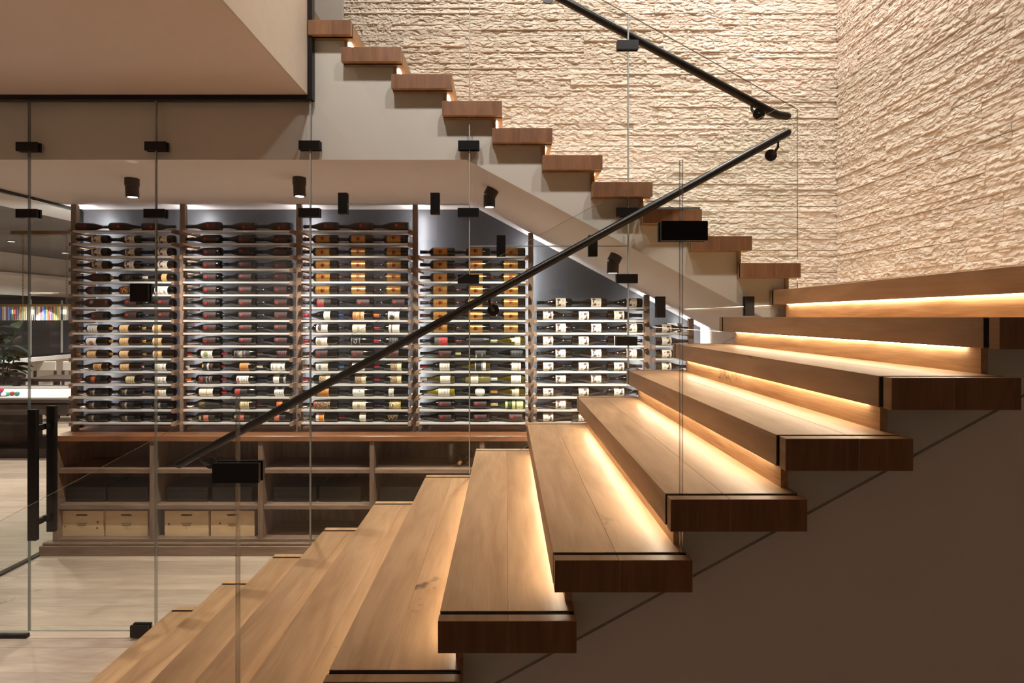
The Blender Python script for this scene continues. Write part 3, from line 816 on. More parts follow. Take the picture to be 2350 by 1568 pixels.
def label_mat(key, base, items, rough=0.6, metal=0.0):
    if key in LM: return LM[key]
    m, nt, b = new_mat('label_' + key)
    b.inputs['Roughness'].default_value = rough; b.inputs['Metallic'].default_value = metal
    uvn = N(nt, 'ShaderNodeUVMap'); sx = N(nt, 'ShaderNodeSeparateXYZ'); L(nt, uvn.outputs[0], sx.inputs[0])
    oi = N(nt, 'ShaderNodeObjectInfo')
    def mth(op, a, b_=None, c=None):
        n = N(nt, 'ShaderNodeMath', operation=op)
        for i, q in enumerate((a, b_, c)):
            if q is None: continue
            if isinstance(q, (int, float)): n.inputs[i].default_value = q
            else: L(nt, q, n.inputs[i])
        return n.outputs[0]
    U, V = sx.outputs[0], sx.outputs[1]
    def rect(u0, u1, v0, v1):
        a = mth('MULTIPLY', mth('GREATER_THAN', U, u0), mth('LESS_THAN', U, u1))
        c = mth('MULTIPLY', mth('GREATER_THAN', V, v0), mth('LESS_THAN', V, v1))
        return mth('MULTIPLY', a, c)
    cur = None
    def over(fac, c):
        nonlocal cur
        mx = N(nt, 'ShaderNodeMix', data_type='RGBA')
        if cur is None: mx.inputs[6].default_value = srgb(base)
        else: L(nt, cur, mx.inputs[6])
        mx.inputs[7].default_value = srgb(c); L(nt, fac, mx.inputs[0]); cur = mx.outputs[2]
    def nz(scx, scy, detail=2):
        cb = N(nt, 'ShaderNodeCombineXYZ'); L(nt, mth('MULTIPLY', U, scx), cb.inputs[0]); L(nt, mth('MULTIPLY', V, scy), cb.inputs[1])
        L(nt, mth('MULTIPLY', oi.outputs['Random'], 0.0), cb.inputs[2])
        t = N(nt, 'ShaderNodeTexNoise'); t.inputs['Scale'].default_value = 1.0; t.inputs['Detail'].default_value = detail
        L(nt, cb.outputs[0], t.inputs['Vector']); return t.outputs['Fac']
    for it in items:
        if it[0] == 'r': over(rect(*it[1:5]), it[5])
        elif it[0] == 'e':
            du = mth('DIVIDE', mth('SUBTRACT', U, it[1]), it[3]); dv = mth('DIVIDE', mth('SUBTRACT', V, it[2]), it[4])
            d = mth('ADD', mth('MULTIPLY', du, du), mth('MULTIPLY', dv, dv))
            d = mth('ADD', d, mth('MULTIPLY', mth('SUBTRACT', nz(15, 15, 3), 0.5), 5.0 if len(it) > 6 else 0.0))
            over(mth('LESS_THAN', d, 1.0), it[5])
        elif it[0] == 't':      # lines of small lettering reading across the bottle
            ln_ = mth('GREATER_THAN', mth('SINE', mth('MULTIPLY', U, 6.283 * it[6])), 0.1)
            ch = mth('GREATER_THAN', nz(it[6] * 1.0, 42, 1), 0.5)
            over(mth('MULTIPLY', mth('MULTIPLY', rect(*it[1:5]), ln_), ch), it[5])
        elif it[0] == 'b':      # painted blotches
            n_ = mth('GREATER_THAN', nz(it[2], it[3], 3), it[4]); over(n_ if len(it) < 6 else mth('MULTIPLY', n_, rect(*it[5:9])), it[1])
    if cur is None: b.inputs['Base Color'].default_value = srgb(base)
    else: L(nt, cur, b.inputs['Base Color'])
    LM[key] = m
    return m

M['g_dark'] = plain('dark_bottle_glass', '#0d0b09', 0.08, 0.0, 0.6)
M['g_satin'] = plain('satin_dark_bottle_glass', '#241d1a', 0.38, 0.0, 0.4)
M['g_brown'] = plain('warm_dark_bottle_glass', '#1a100b', 0.08, 0.0, 0.6)
M['g_olive'] = plain('olive_bottle_glass', '#4a3c0c', 0.08, 0.0, 0.6)
M['g_olivel'] = plain('bright_olive_bottle_glass', '#7a6a10', 0.08, 0.0, 0.6)
M['g_green'] = plain('green_bottle_glass', '#2f3c10', 0.08, 0.0, 0.6)
M['g_matte'] = plain('matte_grey_bottle', '#34342f', 0.65, 0.0, 0.3)
M['g_amber'] = plain('brown_stoneware_bottle', '#3a2015', 0.45, 0.0, 0.4)
mm, nt_, b_ = new_mat('clear_straw_bottle_glass'); M['g_clear'] = mm
b_.inputs['Base Color'].default_value = srgb('#d8c87a'); b_.inputs['Roughness'].default_value = 0.05; b_.inputs['Transmission Weight'].default_value = 0.75

RED = '#c4201f'
def txt(c, u0=.1, u1=.9, v0=.2, v1=.8, n=7): return ('t', u0, u1, v0, v1, c, n)
# kind: shape, glass, capsule colour, capsule length, label span, arc degrees, base, items, description
K = {}
def kind(k, shape, gl, cap, cl, span, arc, base, items, desc, rough=0.6, metal=0.0):
    K[k] = dict(shape=shape, gl=gl, cap=cap, cl=cl, span=span, arc=R(arc), base=base, items=items, desc=desc, rough=rough, metal=metal)
kind('R', 'burg', 'g_dark', '#14100e', .055, (.01, .112), 62, '#2a2422', [txt('#641f1c', .42, .95, .15, .85, 5), ('e', .22, .5, .11, .16, '#961a1a', 1)], 'dark bottle with red-crested charcoal label')
kind('S', 'burg', 'g_satin', '#231c19', .055, (.03, .115), 62, '#332822', [txt('#6f2522', .45, .95, .15, .85, 4), ('e', .22, .42, .13, .16, '#b3201d', 1)], 'dusty dark bottle with red-crested label')
kind('Q', 'bord', 'g_dark', '#14100e', .055, (-.03, .065), 62, '#3a3331', [txt('#781f1c', .5, .95, .15, .85, 4), ('e', .25, .5, .13, .17, '#a81c1c', 1)], 'straight dark bottle with red-crested label')
kind('M', 'burg', 'g_brown', '#120d0b', .06, (.01, .09), 80, '#e6dccb', [('e', .28, .72, .16, .13, '#4a2430', 1), ('e', .34, .28, .17, .12, '#5a2a34', 1), ('e', .22, .5, .07, .1, '#3a2028', 1), ('e', .7, .62, .05, .04, '#7a3028'), ('e', .74, .3, .05, .04, '#7a3028'), ('e', .62, .88, .04, .03, '#4a2430')], 'bottle with blotched cream label')
kind('G', 'bord', 'g_brown', '#3a1a14', .05, (-.03, .08), 78, '#b48748', [('r', .04, .07, 0, 1, '#8a5c1e'), ('r', .93, .96, 0, 1, '#8a5c1e'), txt('#8a5420', .15, .85, .25, .8, 5), ('e', .48, .5, .13, .15, '#7c2a14')], 'bottle with gold label', 0.32, 0.55)
kind('c1', 'bord', 'g_brown', '#a8742c', .035, (-.034, .045), 80, '#dcb98a', [txt('#a5764a', .15, .8, .2, .8, 4), ('r', .86, .89, 0, 1, '#8a6030'), ('r', .95, 1, 0, 1, '#5c4a20')], 'bottle with tan label, gold capsule')
kind('w1', 'bord', 'g_dark', '#5c1c16', .05, (-.034, .05), 80, '#e6e0dc', [txt('#9a8f88', .15, .85, .15, .85, 4)], 'bottle with pale label, maroon capsule')
kind('w2', 'bord', 'g_dark', '#15100f', .05, (-.034, .05), 80, '#e9e4e2', [('e', .5, .4, .22, .25, '#a03020', 1), ('e', .45, .45, .1, .12, '#d09030', 1)], 'bottle with red flower on white label')
kind('k1', 'bord', 'g_dark', '#a8742c', .035, (-.01, .075), 70, '#15110f', [('b', '#b8a898', 9, 9, .62, .25, .8, .2, .8)], 'black bottle with pale sketched label')
kind('tc', 'burg', 'g_brown', '#cdbba8', .05, (.04, .085), 60, '#d9b070', [txt('#b28040', .25, .8, .25, .75, 4)], 'dark bottle with round tan label, pale capsule')
kind('k2', 'bord', 'g_dark', '#17100f', .05, (-.03, .09), 75, '#201a1a', [('r', .1, .3, .1, .9, '#6e2420'), ('r', .3, .48, .1, .9, '#5c6070')], 'dark bottle with red and grey bands')
kind('k3', 'bord', 'g_dark', '#14100f', .05, (-.035, .1), 80, '#2a1c12', [('b', '#b86a2c', 9, 9, .52, .02, .4, .05, .95), txt('#8a6a3c', .4, .95, .2, .8, 5)], 'dark bottle with ornate copper label')
kind('w3', 'bord', 'g_dark', '#d79aa0', .02, (-.015, .08), 80, '#ece6dc', [txt('#7a746e', .15, .9, .2, .8, 3)], 'bottle with long white label, pink capsule')
kind('am', 'amber', 'g_amber', '#33180f', .05, (-.03, .04), 40, '#3a1f14', [('e', .6, .5, .2, .3, '#8a7a70', 1)], 'brown stoneware-like bottle with small mark')
kind('t2', 'burg', 'g_brown', '#1a1512', .03, (.02, .09), 75, '#d0a478', [('e', .4, .5, .25, .35, '#a5744a', 1), txt('#9a6a40', .6, .95, .2, .8, 4)], 'sloped bottle with tan crest label')
kind('k4', 'bord', 'g_dark', '#8a4648', .05, (-.03, .09), 75, '#1b1616', [('e', .45, .5, .14, .4, '#b85a24', 1)], 'black bottle with orange figure, pink capsule')
kind('sh', 'burg', 'g_brown', '#6a1a16', .045, (.02, .095), 78, '#d8cba6', [('b', '#9a8a58', 10, 10, .6), txt('#7a6a40', .3, .9, .2, .8, 4)], 'bottle with cream shield label')
kind('w4', 'bord', 'g_dark', '#d79aa0', .02, (-.015, .08), 80, '#ece4d4', [('e', .3, .5, .12, .25, '#b06a40', 1), txt('#b0a890', .5, .95, .2, .8, 4)], 'bottle with cream label, rust emblem')
kind('k5', 'bord', 'g_dark', '#131010', .05, (-.03, .09), 75, '#16110f', [('e', .42, .5, .08, .38, '#9a9088', 1), ('e', .22, .5, .07, .3, '#6a4a30', 1)], 'black bottle with faint grey emblem')
kind('w5', 'bord', 'g_dark', '#8a1c22', .045, (-.01, .08), 80, '#ece7d8', [('e', .4, .35, .2, .3, '#8a9468', 1), txt('#b8b098', .6, .95, .2, .8, 4)], 'bottle with green sketch label, red capsule')
kind('k6', 'bord', 'g_dark', '#7c1a20', .05, (-.025, .1), 78, '#332d2c', [('r', .0, .02, 0, 1, '#9a928c'), txt('#8a8078', .1, .7, .15, .85, 5), ('e', .4, .45, .12, .25, '#a09890', 1)], 'bottle with charcoal label, red capsule')
kind('k7', 'burg', 'g_dark', '#5a4438', .05, (.03, .11), 70, '#2c2022', [txt('#b03030', .1, .9, .2, .8, 5)], 'sloped bottle with red-lettered dark label')
kind('k8', 'burg', 'g_dark', '#d8cdb8', .03, (-.0, .09), 70, '#1c1616', [('e', .1, .5, .07, .15, '#c0a050'), ('e', .55, .5, .09, .5, '#d0ccc8', 1), ('e', .85, .5, .07, .2, '#803020', 1)], 'black bottle with white arcs and gold dot')
kind('o1', 'burg', 'g_brown', '#7a2a2c', .03, (.02, .09), 78, '#c68a4c', [txt('#8a5428', .15, .85, .2, .8, 5)], 'sloped bottle with orange-tan label')
kind('w6', 'bord', 'g_dark', '#dcd5c4', .05, (-.015, .095), 80, '#ece8de', [txt('#6a6660', .1, .9, .2, .8, 3)], 'bottle with white label, white capsule')
kind('k9', 'bord', 'g_dark', '#d8781e', .045, (-.02, .085), 76, '#2c2725', [('r', .0, .025, 0, 1, '#b86a44'), ('r', .95, .975, 0, 1, '#b86a44'), ('e', .2, .5, .09, .25, '#9a3c34', 1), txt('#a8a09a', .38, .9, .2, .8, 4)], 'bottle with charcoal label, orange capsule')
kind('w7', 'bord', 'g_dark', '#7a2a2c', .045, (-.005, .09), 80, '#ebe2da', [('e', .14, .5, .1, .25, '#8a2a3c'), ('e', .14, .5, .05, .13, '#e0c8c0'), txt('#7a6a60', .35, .95, .15, .85, 5)], 'bottle with purple seal on white label')
kind('w8', 'bord', 'g_dark', '#1b1615', .05, (.0, .105), 80, '#161212', [('e', .15, .5, .3, .9, '#e6e2da'), ('r', .78, .94, 0, 1, '#b8b4ac')], 'bottle with white half label and silver band')
kind('w9', 'bord', 'g_dark', '#1b1b1c', .055, (-.02, .09), 80, '#ece4d0', [('r', .55, .58, 0, 1, '#8a4038'), ('r', .0, .02, 0, 1, '#b86a60')], 'bottle with cream label split by red line')
kind('r1', 'bord', 'g_dark', '#b01c22', .045, (-.02, .08), 78, '#2a2426', [('r', .03, .42, .08, .92, '#a03a34')], 'bottle with red and black label')
kind('w10', 'bord', 'g_dark', '#1b1615', .05, (.01, .085), 80, '#ece8e2', [('e', .5, .9, .25, .25, '#403c3a', 1), txt('#9a948c', .1, .9, .15, .6, 4)], 'bottle with white label and black squiggle')
kind('g1', 'bulb', 'g_matte', '#8a1c20', .03, (-.03, .03), 55, '#34342f', [('b', '#b89c5c', 8, 8, .55, .2, .9, .3, .95)], 'bulbous matte grey bottle with gold print')
kind('o2', 'burg', 'g_brown', '#9a2226', .035, (.03, .075), 70, '#c88440', [('r', .0, .4, .2, .8, '#c8603c')], 'sloped bottle with small orange label')
kind('p1', 'bord', 'g_dark', '#1d1917', .05, (-.03, .1), 70, '#221b19', [('e', .12, .5, .07, .2, '#b8a060', 1), ('r', .32, .62, .15, .85, '#c8705c')], 'dark bottle with salmon label')
kind('q1', 'bord', 'g_dark', '#16110f', .05, (-.02, .09), 80, '#241b12', [('r', .0, .5, 0, 1, '#a82838'), ('b', '#3c7a58', 8, 8, .52, .1, .5, .3, 1)], 'bottle with red and green label')
kind('wb', 'burg', 'g_dark', '#8a1c24', .055, (.035, .085), 80, '#e9e4d6', [txt('#a8a090', .2, .9, .2, .8, 4)], 'sloped bottle with white label, red capsule')
kind('o3', 'bord', 'g_dark', '#243468', .045, (-.02, .07), 80, '#e2c48c', [('r', .0, .35, 0, 1, '#c07a4c'), ('e', .65, .5, .12, .4, '#b06a30', 1), txt('#80502c', .3, .9, .1, .9, 5)], 'bottle with orange and cream label')
kind('w11', 'bord', 'g_dark', '#c06a34', .045, (-.02, .07), 80, '#e6dcd0', [('e', .35, .25, .25, .25, '#2a2420', 1)], 'bottle with black splash on white label')
kind('w12', 'bord', 'g_dark', '#8c8878', .045, (-.025, .065), 80, '#e8e4d8', [('e', .3, .45, .16, .28, '#4c3c4c'), txt('#a8a498', .55, .95, .2, .8, 4)], 'bottle with purple disc on white label')
kind('w13', 'bord', 'g_dark', '#1d1a18', .05, (-.02, .085), 80, '#e4dac4', [('e', .45, .45, .1, .2, '#9a9488', 1), txt('#c0a880', .1, .9, .2, .8, 6)], 'bottle with cream chateau label')
kind('w14', 'bord', 'g_dark', '#9a2030', .045, (-.015, .07), 80, '#e8e4de', [('r', .2, .32, .05, .95, '#a04034')], 'bottle with red stripe on white label')
kind('w15', 'bord', 'g_dark', '#8a2420', .045, (-.03, .06), 80, '#e8dfd0', [('e', .28, .45, .2, .35, '#a89884', 1), txt('#b05040', .6, .8, .1, .9, 4)], 'bottle with etched cream label, red capsule')
kind('Cs', 'bord', 'g_dark', '#1b1716', .05, (-.03, .04), 70, '#1a1817', [('r', .0, .05, 0, 1, '#b0aca6'), ('r', .95, 1, 0, 1, '#b0aca6')], 'bottle with white Cs lettering on black label')
kind('k10', 'bord', 'g_dark', '#9a2030', .045, (-.015, .06), 70, '#1a1716', [txt('#8c8880', .05, .95, .1, .9, 6)], 'black bottle with grey lettering, red capsule')
kind('w16', 'bord', 'g_dark', '#a87844', .04, (-.03, .065), 80, '#ddd3bc', [('r', .22, .42, .3, .7, '#5c7ca8')], 'bottle with blue square on cream label')
kind('w17', 'bord', 'g_dark', '#3c6a9c', .045, (-.025, .075), 80, '#ece8e0', [('e', .08, .4, .04, .08, '#403c3a')], 'bottle with plain white label, blue capsule')
kind('n1', 'bord', 'g_dark', '#a82a32', .045, (-.0, .085), 80, '#7a5236', [('b', '#cdb898', 12, 12, .52), ('r', .6, 1, 0, 1, '#e0d6ac'), ('r', .0, .02, 0, 1, '#e0d6ac')], 'bottle with brown picture label, cream band')
kind('o4', 'bord', 'g_dark', '#5a1a18', .045, (-.02, .075), 80, '#c07c2c', [('r', .93, .97, 0, 1, '#e0b070')], 'bottle with amber label, maroon capsule')
kind('w18', 'bord', 'g_dark', '#1b1716', .05, (-.02, .075), 80, '#e9e6de', [('b', '#55504c', 9, 9, .6, .4, .85, .1, .7)], 'bottle with white label and dark drawing')
kind('w19', 'bord', 'g_dark', '#1b1716', .05, (-.015, .025), 80, '#e0dcd2', [txt('#8c847a', .2, .9, .2, .8, 4)], 'bottle with narrow white label')
kind('n2', 'bord', 'g_dark', '#1b1716', .045, (-.045, .085), 80, '#a48a62', [('b', '#5c4038', 9, 9, .5), ('r', .0, .12, .1, .9, '#a84c3c')], 'bottle with ornate brown label')
kind('n3', 'bord', 'g_dark', '#3c2a5c', .045, (-.01, .08), 80, '#b89c6c', [('r', .0, .35, 0, 1, '#6a4038'), ('b', '#e0d4a0', 8, 8, .5), ('r', .85, 1, 0, 1, '#b8a040')], 'bottle with maroon and yellow label')
kind('o5', 'bord', 'g_dark', '#a8a49c', .045, (-.03, .035), 80, '#e08a2c', [('r', .0, .35, 0, 1, '#e0dcd8'), ('r', .93, 1, 0, 1, '#e8d4b0')], 'bottle with orange and white label')
kind('Wg', 'bord', 'g_dark', '#1b1716', .05, (-.02, .06), 75, '#2a1e16', [('r', .6, .63, 0, 1, '#8a6a48'), ('r', .8, .83, 0, 1, '#8a6a48')], 'dark bottle with bronze W on label')
kind('q2', 'bord', 'g_dark', '#1b1716', .05, (-.02, .085), 80, '#5c5450', [('r', .35, .95, 0, 1, '#c03a40'), ('b', '#6a1c20', 10, 10, .55, .4, .95, 0, 1)], 'bottle with crimson and grey label')
kind('k11', 'bord', 'g_satin', '#5a2a28', .05, (-.03, .09), 70, '#2a2422', [], 'plain charcoal bottle without lettering')
kind('y1', 'burg', 'g_olive', '#b8ae88', .05, (.03, .1), 78, '#d9cfb4', [('r', .0, .35, 0, .35, '#4a3c0c'), ('r', .0, .35, .65, 1, '#4a3c0c')], 'olive bottle with stepped cream label')
kind('y2', 'burg', 'g_brown', '#b8b080', .045, (.02, .105), 78, '#34383a', [('e', .1, .3, .08, .2, '#d0c8b8', 1), txt('#c0bcb4', .55, .8, .1, .6, 5)], 'sloped bottle with slate label, straw capsule')
kind('k12', 'burg', 'g_dark', '#17130f', .05, (.02, .12), 72, '#1c1d1e', [txt('#70706e', .05, .8, .3, .95, 8)], 'sloped black bottle with grey small print')
kind('w20', 'burg', 'g_dark', '#7c1a20', .06, (.02, .1), 80, '#e6ddce', [txt('#a09484', .2, .9, .3, .8, 4)], 'sloped bottle with cream label, red neck')
kind('y3', 'burg', 'g_olive', '#12100e', .05, (.02, .105), 80, '#1e1e20', [('r', .0, .07, 0, 1, '#c8c8c8'), ('r', .6, .66, 0, 1, '#b0a090'), ('r', .7, 1, 0, 1, '#e0dcd4')], 'olive bottle with black and white label')
kind('w21', 'burg', 'g_brown', '#17120f', .06, (.03, .105), 80, '#ded6c6', [('r', .68, .73, 0, 1, '#6a4c3c')], 'sloped bottle with striped cream label')
kind('y4', 'burg', 'g_olive', '#d9d2c6', .055, (.025, .105), 80, '#e4e0d8', [('b', '#8a8478', 10, 10, .62)], 'olive bottle with grey-drawn white label')
kind('z1', 'bord', 'g_clear', '#17181c', .055, (-.015, .045), 80, '#e6e0d4', [txt('#b0a898', .2, .8, .3, .7, 4)], 'clear straw-coloured bottle with white label')
kind('y5', 'burg', 'g_olivel', '#1b1716', .055, (.01, .1), 80, '#e2ddd2', [txt('#a09a8c', .2, .9, .3, .7, 4)], 'bright olive bottle with white label')
kind('v1', 'burg', 'g_dark', '#10140f', .06, (.02, .1), 62, '#1a1816', [('e', .5, .5, .48, .5, '#e2e0da'), ('e', .5, .5, .36, .32, '#9a968e'), ('e', .5, .5, .33, .29, '#e2e0da')], 'black bottle with white oval label')
kind('y6', 'burg', 'g_olive', '#c89a50', .055, (.03, .09), 80, '#d6cba2', [('r', .0, .5, 0, 1, '#4a3c0c'), ('r', .05, .5, .3, .8, '#c0bca8')], 'olive bottle with cream labels, gold capsule')
kind('ch', 'burg', 'g_green', '#d6b878', .06, (-.02, .125), 80, '#3a4a12', [('e', .03, .5, .1, .4, '#d4cf98', 1), ('r', .38, .55, 0, 1, '#d4cf98'), ('r', .62, .98, 0, 1, '#d8d49c'), ('b', '#5c8a70', 9, 9, .62, .65, .95, .1, .9)], 'green sparkling-wine bottle with pale yellow labels')

def rows(s): return s.split()
BAYS = [
 ['<S <S <S', 'M M M', 'M M M', 'M M M', 'R k1 tc', 'k2 k3 w6', 'am R R', 'R R R', 'w1 c1 c1', 'w2 c1 c1', 'c1 c1 c1', 't2 c1 w3', 'k4 sh w3', 'k5 k5 w4', 'k5 k5 k5', 'k5 k5 k5'],
 ['S S S'] + ['R R R'] * 9 + ['w5 k6 k7', 'k8 o1 w6', 'k9 w7 w8', 'w9 r1 w10', 'g1 sh o2', 'p1 p1 p1'],
 ['S S S'] + ['G G G'] * 5 + ['q1 R R', 'wb o3 w11', 'w12 w13 w14', 'w15 Cs k10', 'Q Q Q', 'w16 w17 n1', 'n1 n1 n1', 'o4 w18 w19', 'n2 w13 n3', 'o5 wb Wg'],
 ['G G G'] * 7 + ['q2 k11 y1', 'R y2 k12', 'w20 y3 w21', 'y4 z1 y4', 'y5 v1 y6', 'R R ch', 'R R R'],
 ['M M M', '<M <M <M', 'M M M', '<M <M <M', 'M M M', '<M <M <M', 'M M M', '<M <M <M', 'M M', '<M <M'],
 ['<M', '<M', '<M', '<M'],
]
ORD = ['lowest', 'second', 'third', 'fourth', 'fifth', 'sixth', 'seventh', 'eighth', 'ninth', 'tenth', 'eleventh', 'twelfth', 'thirteenth', 'fourteenth', 'fifteenth', 'topmost']
BAYN = ['glass-wall bay', 'second rack bay', 'third rack bay', 'fourth rack bay', 'fifth rack bay', 'narrow under-stair bay']
M['print_white'] = plain('white_print', '#d8d4cc', 0.6); M['print_bronze'] = plain('bronze_print', '#b08850', 0.4, 0.4)
def make_bottle(kd, c, flip, label, roll, sc=1.0):
    k = K[kd]; shape = k['shape']; r = SHAPES[shape][1]
    o = bpy.data.objects.new('wine_bottle', bottle_mesh(shape, k['gl'])); col.objects.link(o)
    place(o, c); o.rotation_euler = (roll, math.pi if flip else 0, 0); o.scale = (sc, sc, sc)
    tag(o, label, 'bottle', 'wine bottles lying on the wall rack')
    for nm, me in (('capsule', cap_mesh(k['cl'], k['cap'])), ('label', label_mesh(k['span'][0], k['span'][1], r, k['arc'], label_mat(kd, k['base'], k['items'], k['rough'], k['metal'])))):
        ch = bpy.data.objects.new(nm, me); col.objects.link(ch); ch.parent = o
    if kd in ('Cs', 'Wg'):
        me = text_mesh('Cs' if kd == 'Cs' else 'W', 0.036 if kd == 'Cs' else 0.05, M['print_white'] if kd == 'Cs' else M['print_bronze'])
        t = bpy.data.objects.new('lettering', me); col.objects.link(t); t.parent = o
        t.location = (0.005, -r - 0.0014, 0.0); t.rotation_euler = (R(90), R(-90) if kd == 'Cs' else 0, 0)
    return o
for bay, lst in enumerate(BAYS):
    xa, xb = postx[bay] + 0.044, postx[bay + 1] - 0.044
    for k, line in zip(rows_of[bay], lst):
        ks = line.split(); z = rowz(k) + 0.007
        nslot = 3 if bay < 5 else 1
        sc = min(1.0, (xb - xa) / nslot / 0.2825) if bay < 5 else 0.93
        BW = BL * sc; free = (xb - xa) - nslot * BW
        gap = free / nslot if bay < 5 else 0
        up = 15 - k
        for j, kd in enumerate(ks):
            flip = kd.startswith('<'); kd = kd.lstrip('<')
            r = SHAPES[K[kd]['shape']][1] * sc
            x = xa + (j + 0.5) * (BW + gap) + rnd.uniform(-0.4, 0.4) * gap
            if bay == 5: x = (xa + xb) / 2 + 0.012
            y = 4.168 + rnd.uniform(-0.004, 0.006)
            if bay < 5: pos = ('glass-wall end of', 'middle of', 'stair end of')[j]
            else: pos = 'on'
            lab = '%s, %s %s shelf, %s' % (K[kd]['desc'], pos, ORD[up] if up in (0, 15) else ORD[up] + ' rack', BAYN[bay].replace('rack ', ''))
            make_bottle(kd, (x, y, z + r), flip, lab, rnd.uniform(-0.35, 0.3) if kd not in ('Cs', 'Wg') else 0.0, sc)
# two deep bottle on the narrow bay's top row
xa, xb = postx[5] + 0.044, postx[6] - 0.044
make_bottle('M', ((xa + xb) / 2 - 0.0, 4.285, rowz(8) + 0.046), False, 'bottle with blotched cream label lying behind another in narrow under-stair bay', 0.1)

# ================================================================== BASE CABINET
YC = 4.02
cab = empty('wine_cabinet', (-1.0, YC, 0.0)); tag(cab, 'long low walnut cabinet of open compartments under the wine rack', 'cabinet')
XC0, XC1 = PX(120, YC), XEND - 0.005
box('plinth', (XSIDE + 0.012, XC1), (YC - 0.035, YBACK - 0.002), (0.0, 0.075), M['walnut'], cab, 0.004)
box('moulding', (XSIDE + 0.025, XC1), (YC - 0.022, YC + 0.03), (0.075, 0.097), M['walnut'], cab, 0.006)
box('base_panel', (XC0, XC1), (YC, YBACK - 0.002), (0.0975, 0.118), M['walnut'], cab, 0.002)
box('back_panel', (XC0, XC1), (YBACK - 0.02, YBACK - 0.002), (0.118, ZW - 0.042), M['walnutz'], cab)
divx = [XC0, PX(348, YC), PX(597, YC), PX(853, YC), PX(1106, YC), PX(1106, YC) + 0.845, XC1 - 0.028]
for i, x in enumerate(divx):
    a = x if i == 0 else x - 0.018
    box('divider', (a, a + 0.036), (YC + 0.001, YBACK - 0.02), (0.118, ZW - 0.042), M['walnutz'], cab, 0.002)
for i in range(6):
    a, b_ = divx[i] + (0.036 if i == 0 else 0.018), divx[i + 1] - 0.018
    for py in (1083, 1166):
        z = PZ(py, YC)
        box('shelf', (a + 0.0005, b_ - 0.0005), (YC + 0.012, YBACK - 0.02), (z - 0.017, z + 0.017), M['walnut'], cab, 0.002)
top = box('wine_worktop', (XC0 - 0.008, XC1), (YC - 0.012, YBACK - 0.001), (ZW - 0.042, ZW), M['worktop'], None, 0.003)
tag(top, 'polished walnut worktop on the long wine cabinet', 'worktop')

# crates
def crate(px0, px1, label, knot):
    Y = YC + 0.05
    x0, x1 = PX(px0, Y), PX(px1, Y); h = 0.196; d = 0.27; z0 = 0.1185; t = 0.012
    root = empty('wooden_crate', ((x0 + x1) / 2, Y + d / 2, z0)); tag(root, label, 'crate', 'pine wine crates in the cabinet')
    # front with a rounded slot
    bm = bmesh.new(); W2 = (x1 - x0) / 2; hz0, hz1 = h * 0.80, h * 0.875; hw = 0.045
    outer = [(-W2, 0), (W2, 0), (W2, h), (-W2, h)]
    rr = (hz1 - hz0) / 2; zc = (hz0 + hz1) / 2
    hole = []
    for k in range(7): a = -math.pi / 2 + math.pi * k / 6; hole.append((hw - rr + rr * math.cos(a), zc + rr * math.sin(a)))
    for k in range(7): a = math.pi / 2 + math.pi * k / 6; hole.append((-hw + rr + rr * math.cos(a), zc + rr * math.sin(a)))
    vo = [bm.verts.new((a, 0, b)) for a, b in outer]; vh = [bm.verts.new((a, 0, b)) for a, b in hole]
    es = [bm.edges.new((vo[i], vo[(i + 1) % 4])) for i in range(4)] + [bm.edges.new((vh[i], vh[(i + 1) % 14])) for i in range(14)]
    bmesh.ops.triangle_fill(bm, edges=es, use_beauty=True, use_dissolve=False)
    gm = bmesh.ops.extrude_face_region(bm, geom=list(bm.faces))
    for v in [e for e in gm['geom'] if isinstance(e, bmesh.types.BMVert)]: v.co.y += t
    bmesh.ops.recalc_face_normals(bm, faces=bm.faces)
    fr = from_bm('front_panel', bm, M['pine'], ((x0 + x1) / 2, Y, z0), root)
    tm = text_mesh('WOODLES\nRESERVE', 0.0165, M['ink'], 'print')
    tp = obj('lettering', tm, None, ((x0 + x1) / 2, Y - 0.0006, z0 + h * 0.46), fr); tp.rotation_euler = (R(90), 0, 0)
    box('mark', ((x0 + x1) / 2 - 0.008, (x0 + x1) / 2 + 0.008), (Y - 0.0006, Y), (z0 + h * 0.32, z0 + h * 0.335), M['ink'], fr)
    for (dx, dz, r_) in knot:
        bmk = bmesh.new(); bmesh.ops.create_circle(bmk, cap_ends=True, segments=16, radius=r_)
        bmesh.ops.rotate(bmk, verts=bmk.verts, cent=(0, 0, 0), matrix=Matrix.Rotation(R(90), 3, 'X'))
        from_bm('knot', bmk, M['knotmat'], ((x0 + x1) / 2 + dx, Y - 0.0005, z0 + dz), fr)
    for (a, b2) in ((x0, x0 + t), (x1 - t, x1)): box('side_panel', (a, b2), (Y + t, Y + d), (z0, z0 + h), M['pine'], root, 0.001)
    box('lid', (x0 + t, x1 - t), (Y + t, Y + d), (z0 + h - 0.01, z0 + h), M['pine'], root)
    box('back_panel', (x0 + t, x1 - t), (Y + d - t, Y + d), (z0, z0 + h - 0.01), M['pine'], root)
    box('base_panel', (x0 + t, x1 - t), (Y + t, Y + d - t), (z0, z0 + 0.01), M['pine'], root)
M['knotmat'] = plain('pine_knot', '#7a4630', 0.6, noise=0.2, nscale=60)
crate(138, 237, 'pine crate with a reddish grain band, next to the cabinet end', [(0.125, 0.11, 0.010), (0.12, 0.063, 0.008), (-0.13, 0.075, 0.006)])
crate(242, 339, 'pine crate with swirling grain, against the first cabinet divider', [])
crate(378, 478, 'pine crate with one dark knot at its edge, beside the first divider', [(-0.135, 0.093, 0.010)])
crate(484, 584, 'pine crate with a small knot beside its lettering, by the second divider', [(-0.10, 0.1, 0.009)])
